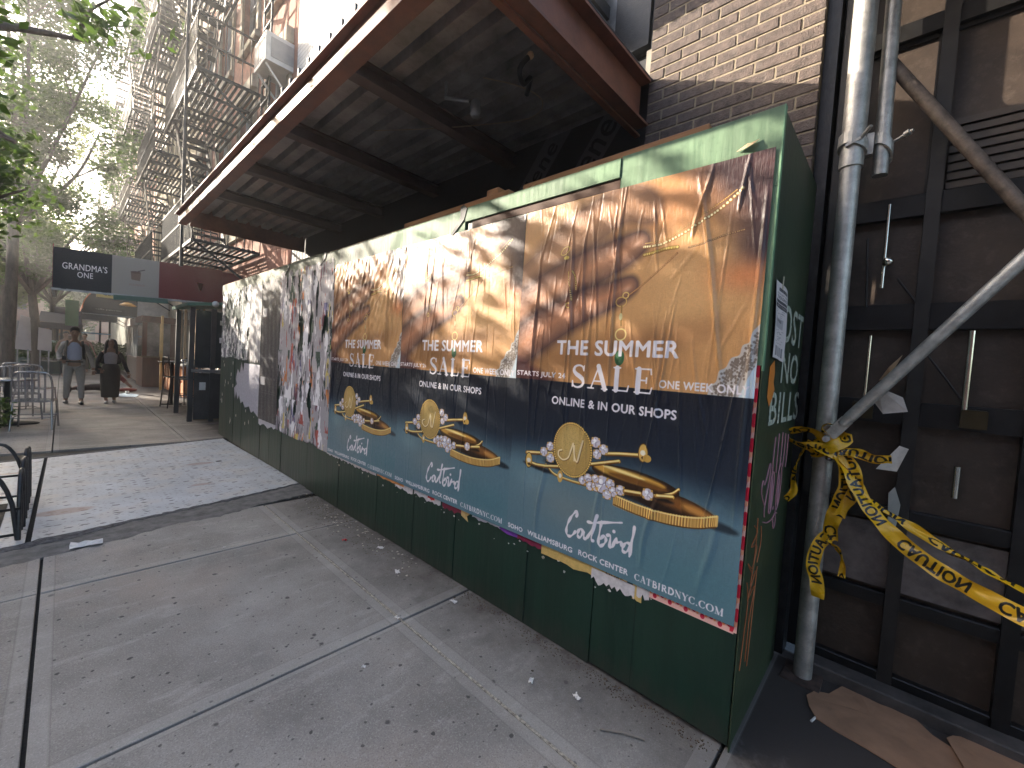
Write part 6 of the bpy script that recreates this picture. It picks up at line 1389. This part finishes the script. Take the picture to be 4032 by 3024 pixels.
cs_ = T('food_cart', 'brown and tan food cart behind the right-hand board', 'cart', (-2.0, 36, 0)); P('cart_body', MB().bevbox(-3.2, -1.3, 36, 37.5, .4, 1.6, .05), M('cart_brown', (.16, .09, .05), .6), cs_); P('cart_sign', MB().bevbox(-3.1, -1.4, 35.9, 35.98, 1.7, 2.7, .02), M('cart_tan', (.34, .20, .12), .6), cs_)
for x in (-3.1, -1.4): P('cart_post', MB().bevbox(x-.03, x+.03, 35.95, 36.0, .4, 1.7, .003), GALV, cs_)
for x in (-2.9, -1.6): P('wheel', MB().lathe((x, 36.2, .02), [(.001, 0), (.2, 0), (.2, .5), (.001, .5)], 12), BLACK, cs_)
ah = T('dark_awning', 'dark blue-grey market awning above the walking man', 'awning', (-1.9, 27, 2.0)); P('awning_cloth', MB().add([(-2.55, 27, 2.12), (-1.2, 27, 2.02), (-1.25, 28.5, 2.55), (-2.5, 28.5, 2.62)], [(0, 1, 2, 3), (3, 2, 1, 0)]).box(-2.55, -1.2, 26.98, 27, 1.82, 2.1), M('navy_cloth', (.04, .042, .06), .8), ah)
for x in (-2.5, -1.25): P('post', MB().bar((x, 27.05, 0), (x, 27.05, 2.1), .05, .05), BLKMET, ah)
P('counter', MB().bevbox(-2.45, -1.3, 27.2, 27.9, .0, .95, .02), M('stall_cloth', (.20, .19, .18), .8), ah)
board('red_sign', 'small red and white sign standing behind the walkers', -1.42, 24.5, .42, .55, .85, M('faded_red', (.42, .14, .11), .6), .08, 'sign')
o = P('traffic_lights', MB().bevbox(-2.06, -1.92, 31, 31.1, 2.3, 2.75, .02).tube([(-2.0, 31.1, 0), (-2.0, 31.1, 2.7)], .05, 8), BLKMET); tag(o, 'slim dark pole with a box head beyond the man', 'street pole')

# ------------------------------------------------------------------ people
def skinned(name, joints, edges, mat, parent, sub=2, root=0):
    me = bpy.data.meshes.new(name); off = wloc(parent); me.from_pydata([tuple(Vector(j[:3])-off) for j in joints], edges, []); o = bpy.data.objects.new(name, me); S.collection.objects.link(o); o.parent = parent
    md = o.modifiers.new('skin', 'SKIN'); md.use_smooth_shade = True
    for i, j in enumerate(joints):
        rr = j[3]; me.skin_vertices[0].data[i].radius = rr if isinstance(rr, tuple) else (rr, rr); me.skin_vertices[0].data[i].use_root = i == root
    sm = o.modifiers.new('sub', 'SUBSURF'); sm.levels = sub; sm.render_levels = sub; me.materials.append(mat); return o
SKIN = M('skin_brown', (.22, .12, .08), .5, 0, .08, 20); SKIN2 = M('skin_light', (.34, .20, .14), .5, 0, .08, 20)
HAIR = M('dark_hair', (.015, .012, .011), .5, 0, .3, 60, .5, 200)
def person(lab, x, y, H, mats, pose, cat='person', face=-1, group=None):
    """a walker facing the camera (-y). mats: skin, hair, top, lower, shoes, shirt"""
    k = H/1.75; sk, hr_, top, low, sh_, shirt = mats; t = T('person', lab, cat, (x, y, 0), group)
    def W(px, py, pz, r): return (x+px*k, y+py*k, pz*k, r*k if not isinstance(r, tuple) else (r[0]*k, r[1]*k))
    la, ra = pose['la'], pose['ra']; ll, rl = pose['ll'], pose['rl']; hip = pose.get('hip', .115)
    j = [W(0, 0, .96, (.105, .075)), W(0, .0, 1.10, (.095, .07)), W(0, 0, 1.30, (.12, .085)), W(0, 0, 1.42, (.095, .07)), W(0, -.01, 1.50, .052), W(0, -.02, 1.56, .052),
         W(0, -.03, 1.62, (.072, .085)), W(0, -.025, 1.69, (.074, .088)), W(0, -.015, 1.74, (.045, .055)),
         W(-.165, 0, 1.385, .045), W(*la[0], .036), W(*la[1], .027), W(*la[2], .034),
         W(.165, 0, 1.385, .045), W(*ra[0], .036), W(*ra[1], .027), W(*ra[2], .034),
         W(-.09, 0, .88, .07), W(*ll[0], .055), W(*ll[1], .038), W(ll[1][0], ll[1][1]-.13, .03, .03),
         W(.09, 0, .88, .07), W(*rl[0], .055), W(*rl[1], .038), W(rl[1][0], rl[1][1]-.13, .03, .03)]
    e = [(0, 1), (1, 2), (2, 3), (3, 4), (4, 5), (5, 6), (6, 7), (7, 8), (3, 9), (9, 10), (10, 11), (11, 12), (3, 13), (13, 14), (14, 15), (15, 16), (0, 17), (17, 18), (18, 19), (19, 20), (0, 21), (21, 22), (22, 23), (23, 24)]
    skinned('body', j, e, sk, t)
    # face
    b = MB(); hz_ = 1.655*k; b.ball((x, y-.118*k, hz_-.012*k), (.012*k, .018*k, .022*k), 6); P('nose', b, sk, t)
    for s_ in (-1, 1): P('eye', MB().ball((x+s_*.030*k, y-.108*k, hz_+.012*k), (.012*k, .006*k, .007*k), 6), HAIR, t); P('ear', MB().ball((x+s_*.078*k, y-.02*k, hz_), (.012*k, .02*k, .03*k), 6), sk, t)
    P('mouth', MB().ball((x, y-.112*k, hz_-.048*k), (.024*k, .006*k, .006*k), 6), M('lip', (.2, .07, .06), .5), t)
    # fingers
    for hnd in (la, ra):
        hx, hy, hz2 = hnd[2]; b = MB()
        for q in range(4): b.tube([(x+(hx+(q-1.5)*.012)*k, y+(hy-.01)*k, (hz2-.02)*k), (x+(hx+(q-1.5)*.016)*k, y+(hy-.03)*k, (hz2-.075)*k), (x+(hx+(q-1.5)*.015)*k, y+(hy-.015)*k, (hz2-.10)*k)], .008*k, 5)
        b.tube([(x+(hx+.03)*k, y+hy*k, hz2*k), (x+(hx+.045)*k, y+(hy-.03)*k, (hz2-.045)*k)], .009*k, 5); P('fingers', b, sk, t)
    return t, k, W, j, e
MANM = (SKIN, HAIR, M('grey_suit', (.27, .26, .245), .85, 0, .1, 40), None, M('black_shoe', (.015, .015, .016), .35), None)
SUIT = MANM[2]; SHIRT = M('pale_blue_shirt', (.40, .44, .58), .7, 0, .06, 30)
pose_m = dict(la=[(-.25, .03, 1.16), (-.24, -.14, 1.02), (-.17, -.26, 1.06)], ra=[(.27, .05, 1.13), (.31, -.02, .90), (.32, -.05, .80)], ll=[(-.11, -.06, .50), (-.13, .06, .08)], rl=[(.11, -.10, .50), (.12, -.20, .08)])
t, k, W, j, e = person('man in an open grey suit and pale blue shirt walking towards us with a backpack', -1.62, 13.1, 1.66, MANM, pose_m)
jj = lambda px, py, pz, r: W(px, py, pz, r)
skinned('trousers', [jj(0, 0, .99, (.148, .115)), jj(-.095, 0, .86, .108), jj(-.11, -.06, .50, .070), jj(-.13, .05, .12, .056), jj(.095, 0, .86, .108), jj(.11, -.10, .50, .070), jj(.12, -.19, .12, .056)], [(0, 1), (1, 2), (2, 3), (0, 4), (4, 5), (5, 6)], SUIT, t)
skinned('shirt', [jj(0, 0, 1.0, (.145, .11)), jj(0, -.01, 1.14, (.135, .105)), jj(0, -.01, 1.30, (.155, .11)), jj(0, 0, 1.43, (.11, .085)), jj(0, -.01, 1.475, .06)], [(0, 1), (1, 2), (2, 3), (3, 4)], SHIRT, t)
def jacket_half(s_, name, arm):
    q = [jj(s_*.105, .01, .84, (.062, .105)), jj(s_*.092, .015, 1.05, (.056, .10)), jj(s_*.10, .015, 1.28, (.062, .105)), jj(s_*.115, .01, 1.40, (.052, .075)), jj(s_*.178, 0, 1.385, .056), jj(*arm[0], .053), jj(*arm[1], .043), jj(arm[2][0], arm[2][1]+.02, arm[2][2]+.03, .040)]
    return skinned(name, q, [(0, 1), (1, 2), (2, 3), (3, 4), (4, 5), (5, 6), (6, 7)], SUIT, t)
jacket_half(-1, 'jacket_side', pose_m['la']); jacket_half(1, 'jacket_side', pose_m['ra'])
skinned('hair', [jj(0, .03, 1.64, (.082, .07)), jj(0, .01, 1.715, (.096, .10)), jj(0, -.03, 1.775, (.085, .09)), jj(0, -.085, 1.76, (.07, .05))], [(0, 1), (1, 2), (2, 3)], HAIR, t, 1)
for s_ in (-1, 1): P('backpack_strap', MB().tube([W(s_*.12, .09, 1.44, 0)[:3], W(s_*.125, -.08, 1.47, 0)[:3], W(s_*.14, -.15, 1.32, 0)[:3], W(s_*.15, -.13, 1.12, 0)[:3], W(s_*.17, .02, 1.05, 0)[:3]], .024*k, 6), BLACK, t)
P('backpack', MB().ball(W(0, .2, 1.25, 0)[:3], (.15*k, .09*k, .22*k), 10), BLACK, t); P('belt', MB().lathe(W(0, 0, .995, 0)[:3], [(.152*k, -.015), (.157*k, 0), (.152*k, .015)], 20), BLACK, t)
for (px, py) in ((-.13, .0), (.12, -.25)): P('shoe', MB().ball(W(px, py, .045, 0)[:3], (.05*k, .14*k, .045*k), 10), MANM[4], t)
P('phone', MB().bevbox(*[W(-.20, 0, 0, 0)[0], W(-.13, 0, 0, 0)[0], W(0, -.31, 0, 0)[1], W(0, -.295, 0, 0)[1], 1.04*k, 1.13*k, .003]), BLACK, t)
BLKC = M('black_cloth_dress', (.018, .019, .020), .85, 0, .2, 30)
pose_w = dict(la=[(-.25, .03, 1.15), (-.26, -.07, .95), (-.18, -.13, .92)], ra=[(.27, .06, 1.14), (.33, .0, .92), (.37, -.04, .80)], ll=[(-.09, -.06, .50), (-.08, -.10, .08)], rl=[(.09, .0, .50), (.09, .06, .08)])
t, k, W, j, e = person('long-haired woman in a black cardigan, grey top and long black skirt walking towards us', -1.03, 13.2, 1.50, (SKIN, HAIR, 0, 0, 0, 0), pose_w)
jj = lambda px, py, pz, r: W(px, py, pz, r)
P('skirt', MB().lathe(W(0, 0, 0, 0)[:3], [(.17*k, .16*k), (.18*k, .18*k), (.20*k, .5*k), (.205*k, .75*k), (.20*k, .9*k), (.155*k, 1.06*k), (.13*k, 1.075*k)], 26), BLKC, t)
skinned('grey_top', [jj(0, 0, 1.03, (.15, .115)), jj(0, -.01, 1.16, (.14, .11)), jj(0, -.015, 1.30, (.165, .125)), jj(0, 0, 1.42, (.11, .085))], [(0, 1), (1, 2), (2, 3)], M('light_grey_top', (.30, .29, .32), .8, 0, .08, 30), t)
for s_, arm in ((-1, pose_w['la']), (1, pose_w['ra'])):
    skinned('cardigan_side', [jj(s_*.125, .03, 1.06, (.055, .10)), jj(s_*.115, .03, 1.28, (.06, .11)), jj(s_*.115, .02, 1.40, (.052, .08)), jj(s_*.172, 0, 1.38, .052), jj(*arm[0], .050), jj(*arm[1], .042), jj(arm[2][0], arm[2][1]+.02, arm[2][2]+.04, .040)], [(0, 1), (1, 2), (2, 3), (3, 4), (4, 5), (5, 6)], BLKC, t)
skinned('hair', [jj(0, -.0, 1.76, (.07, .08)), jj(0, .015, 1.71, (.10, .10)), jj(0, .035, 1.60, (.115, .085)), jj(.0, .06, 1.45, (.13, .06)), jj(0, .07, 1.3, (.10, .04))], [(0, 1), (1, 2), (2, 3), (3, 4)], HAIR, t, 1)
for s_ in (-1, 1): skinned('hair_lock', [jj(s_*.05, -.04, 1.74, .035), jj(s_*.095, -.04, 1.64, .032), jj(s_*.11, -.05, 1.48, .034), jj(s_*.12, -.08, 1.34, .025)], [(0, 1), (1, 2), (2, 3)], HAIR, t, 1)
for (px, py) in ((-.08, -.14), (.09, .02)): P('shoe', MB().ball(W(px, py, .04, 0)[:3], (.045*k, .12*k, .04*k), 10), M('white_shoe', (.5, .48, .45), .5), t)
P('handbag', MB().bevbox(W(-.30, 0, 0, 0)[0], W(-.20, 0, 0, 0)[0], W(0, .05, 0, 0)[1], W(0, .2, 0, 0)[1], .78*k, 1.0*k, .02), BLACK, t)
# seated figure on the ground behind the woman
sp3_ = T('person', 'person in dark red sitting on the pavement behind the walking woman, legs stretched left', 'person', (-.95, 16.1, 0))
skinned('body', [(-.85, 16.1, .13, .12), (-.82, 16.15, .32, (.14, .11)), (-.80, 16.2, .48, (.12, .09)), (-.80, 16.2, .56, .05), (-.82, 16.17, .66, (.075, .085)), (-.82, 16.18, .73, (.05, .06)), (-1.05, 16.0, .14, .08), (-1.38, 15.95, .17, .065), (-1.66, 15.9, .10, .05), (-1.68, 15.88, .17, .04), (-.62, 16.05, .42, .05), (-.52, 15.9, .25, .04), (-.42, 15.85, .15, .035)],
        [(0, 1), (1, 2), (2, 3), (3, 4), (4, 5), (0, 6), (6, 7), (7, 8), (8, 9), (2, 10), (10, 11), (11, 12)], SKIN, sp3_)
skinned('red_jumper', [(-.84, 16.1, .18, (.15, .13)), (-.82, 16.15, .34, (.165, .13)), (-.80, 16.2, .48, (.14, .105)), (-.64, 16.07, .42, .07), (-.54, 15.93, .27, .058)], [(0, 1), (1, 2), (2, 3), (3, 4)], M('dark_red_wool', (.14, .025, .022), .9), sp3_)
for dz in (0, .14): skinned('trouser_leg', [(-.90, 16.08-dz, .13, .12), (-1.2, 16.0-dz, .15+dz*.1, .10), (-1.55, 15.93-dz, .11, .075)], [(0, 1), (1, 2)], M('dark_brown_cloth', (.045, .035, .032), .9), sp3_)
for dz in (0, .14): P('shoe', MB().ball((-1.68, 15.90-dz, .11), (.06, .06, .11), 8), BLACK, sp3_)
P('hair', MB().ball((-.82, 16.2, .70), (.085, .095, .085), 8), HAIR, sp3_)
o = P('paper_cup', MB().lathe((-.58, 15.1, .003), [(.001, 0), (.03, 0), (.042, .11), (.036, .11), (.026, .01), (.001, .01)], 14), WHITE); tag(o, 'white paper cup standing on the pavement right of the woman', 'cup')
o = P('blanket', MB().add([(-.75, 14.5, .012), (-.45, 14.45, .010), (-.35, 15.0, .02), (-.60, 15.2, .05), (-.80, 15.0, .03)], [(0, 1, 2, 3, 4)]), M('pale_blue_blanket', (.33, .42, .50), .9)); tag(o, 'pale blue cloth spread on the ground by the cup', 'blanket')
o = P('red_bag', MB().ball((-.50, 16.1, .06), (.22, .12, .055), 10), M('dull_red_cloth', (.22, .05, .04), .9)); tag(o, 'flat dull red bag lying on the pavement right of the seated person', 'bag')
# far worker in orange
t, k, W, j, e = person('distant person in an orange vest standing beyond the road barrier', -3.38, 28.5, 1.6, (SKIN, HAIR, 0, 0, 0, 0), pose_m)
jj = lambda px, py, pz, r: W(px, py, pz, r)
skinned('orange_vest', [jj(0, 0, .98, (.17, .13)), jj(0, 0, 1.15, (.16, .13)), jj(0, 0, 1.32, (.18, .13)), jj(0, 0, 1.43, (.13, .1))], [(0, 1), (1, 2), (2, 3)], M('orange_vest_cloth', (.80, .10, .02), .7), t)
skinned('trousers', [jj(0, 0, .95, (.148, .115)), jj(-.095, 0, .86, .108), jj(-.11, -.06, .50, .082), jj(-.13, .05, .12, .070), jj(.095, 0, .86, .108), jj(.11, -.10, .50, .082), jj(.12, -.19, .12, .070)], [(0, 1), (1, 2), (2, 3), (0, 4), (4, 5), (5, 6)], M('dark_trousers', (.05, .05, .045), .9), t)
P('hair', MB().ball(W(0, 0, 1.71, 0)[:3], (.085*k, .095*k, .08*k), 8), HAIR, t)
for i, (x, y, cc, l) in enumerate([(-1.72, 22.5, (.35, .34, .36), 'distant walker in a light grey top just behind the man'), (-1.15, 26, (.25, .10, .09), 'distant walker in a dull red top between man and woman')]):
    t, k, W, j, e = person(l, x, y, 1.68, (SKIN2, HAIR, 0, 0, 0, 0), pose_w, group=None)
    jj = lambda px, py, pz, r: W(px, py, pz, r)
    skinned('top', [jj(0, 0, .95, (.16, .12)), jj(0, 0, 1.15, (.15, .12)), jj(0, 0, 1.32, (.17, .12)), jj(0, 0, 1.43, (.12, .09))], [(0, 1), (1, 2), (2, 3)], M('top_cloth_%d' % i, cc, .8), t)
    skinned('trousers', [jj(0, 0, .95, (.148, .115)), jj(-.09, 0, .86, .1), jj(-.09, -.06, .50, .08), jj(-.08, -.1, .12, .07), jj(.09, 0, .86, .1), jj(.09, 0, .50, .08), jj(.09, .06, .12, .07)], [(0, 1), (1, 2), (2, 3), (0, 4), (4, 5), (5, 6)], M('dark_trousers', (.05, .05, .045)), t)
    P('hair', MB().ball(W(0, 0, 1.71, 0)[:3], (.085*k, .095*k, .08*k), 8), HAIR, t)

# ------------------------------------------------------------------ haze added for milky lens glare and fading distance
hz = P('haze', MB().box(-34, 16, -21, 94, -1.4, 23.5), bpy.data.materials.new('glare_haze')); hz['kind'] = 'stuff'; tag(hz, 'thin haze added to the street for milky lens glare and fading distance', 'haze')
hm = hz.data.materials[0]; hm.use_nodes = True; hn = hm.node_tree.nodes; hn.clear(); ho = hn.new('ShaderNodeOutputMaterial'); hv = hn.new('ShaderNodeVolumePrincipled')
hv.inputs['Color'].default_value = (.97, .97, .97, 1); hv.inputs['Density'].default_value = .0045; hv.inputs['Anisotropy'].default_value = .65
hm.node_tree.links.new(hv.outputs[0], ho.inputs['Volume'])
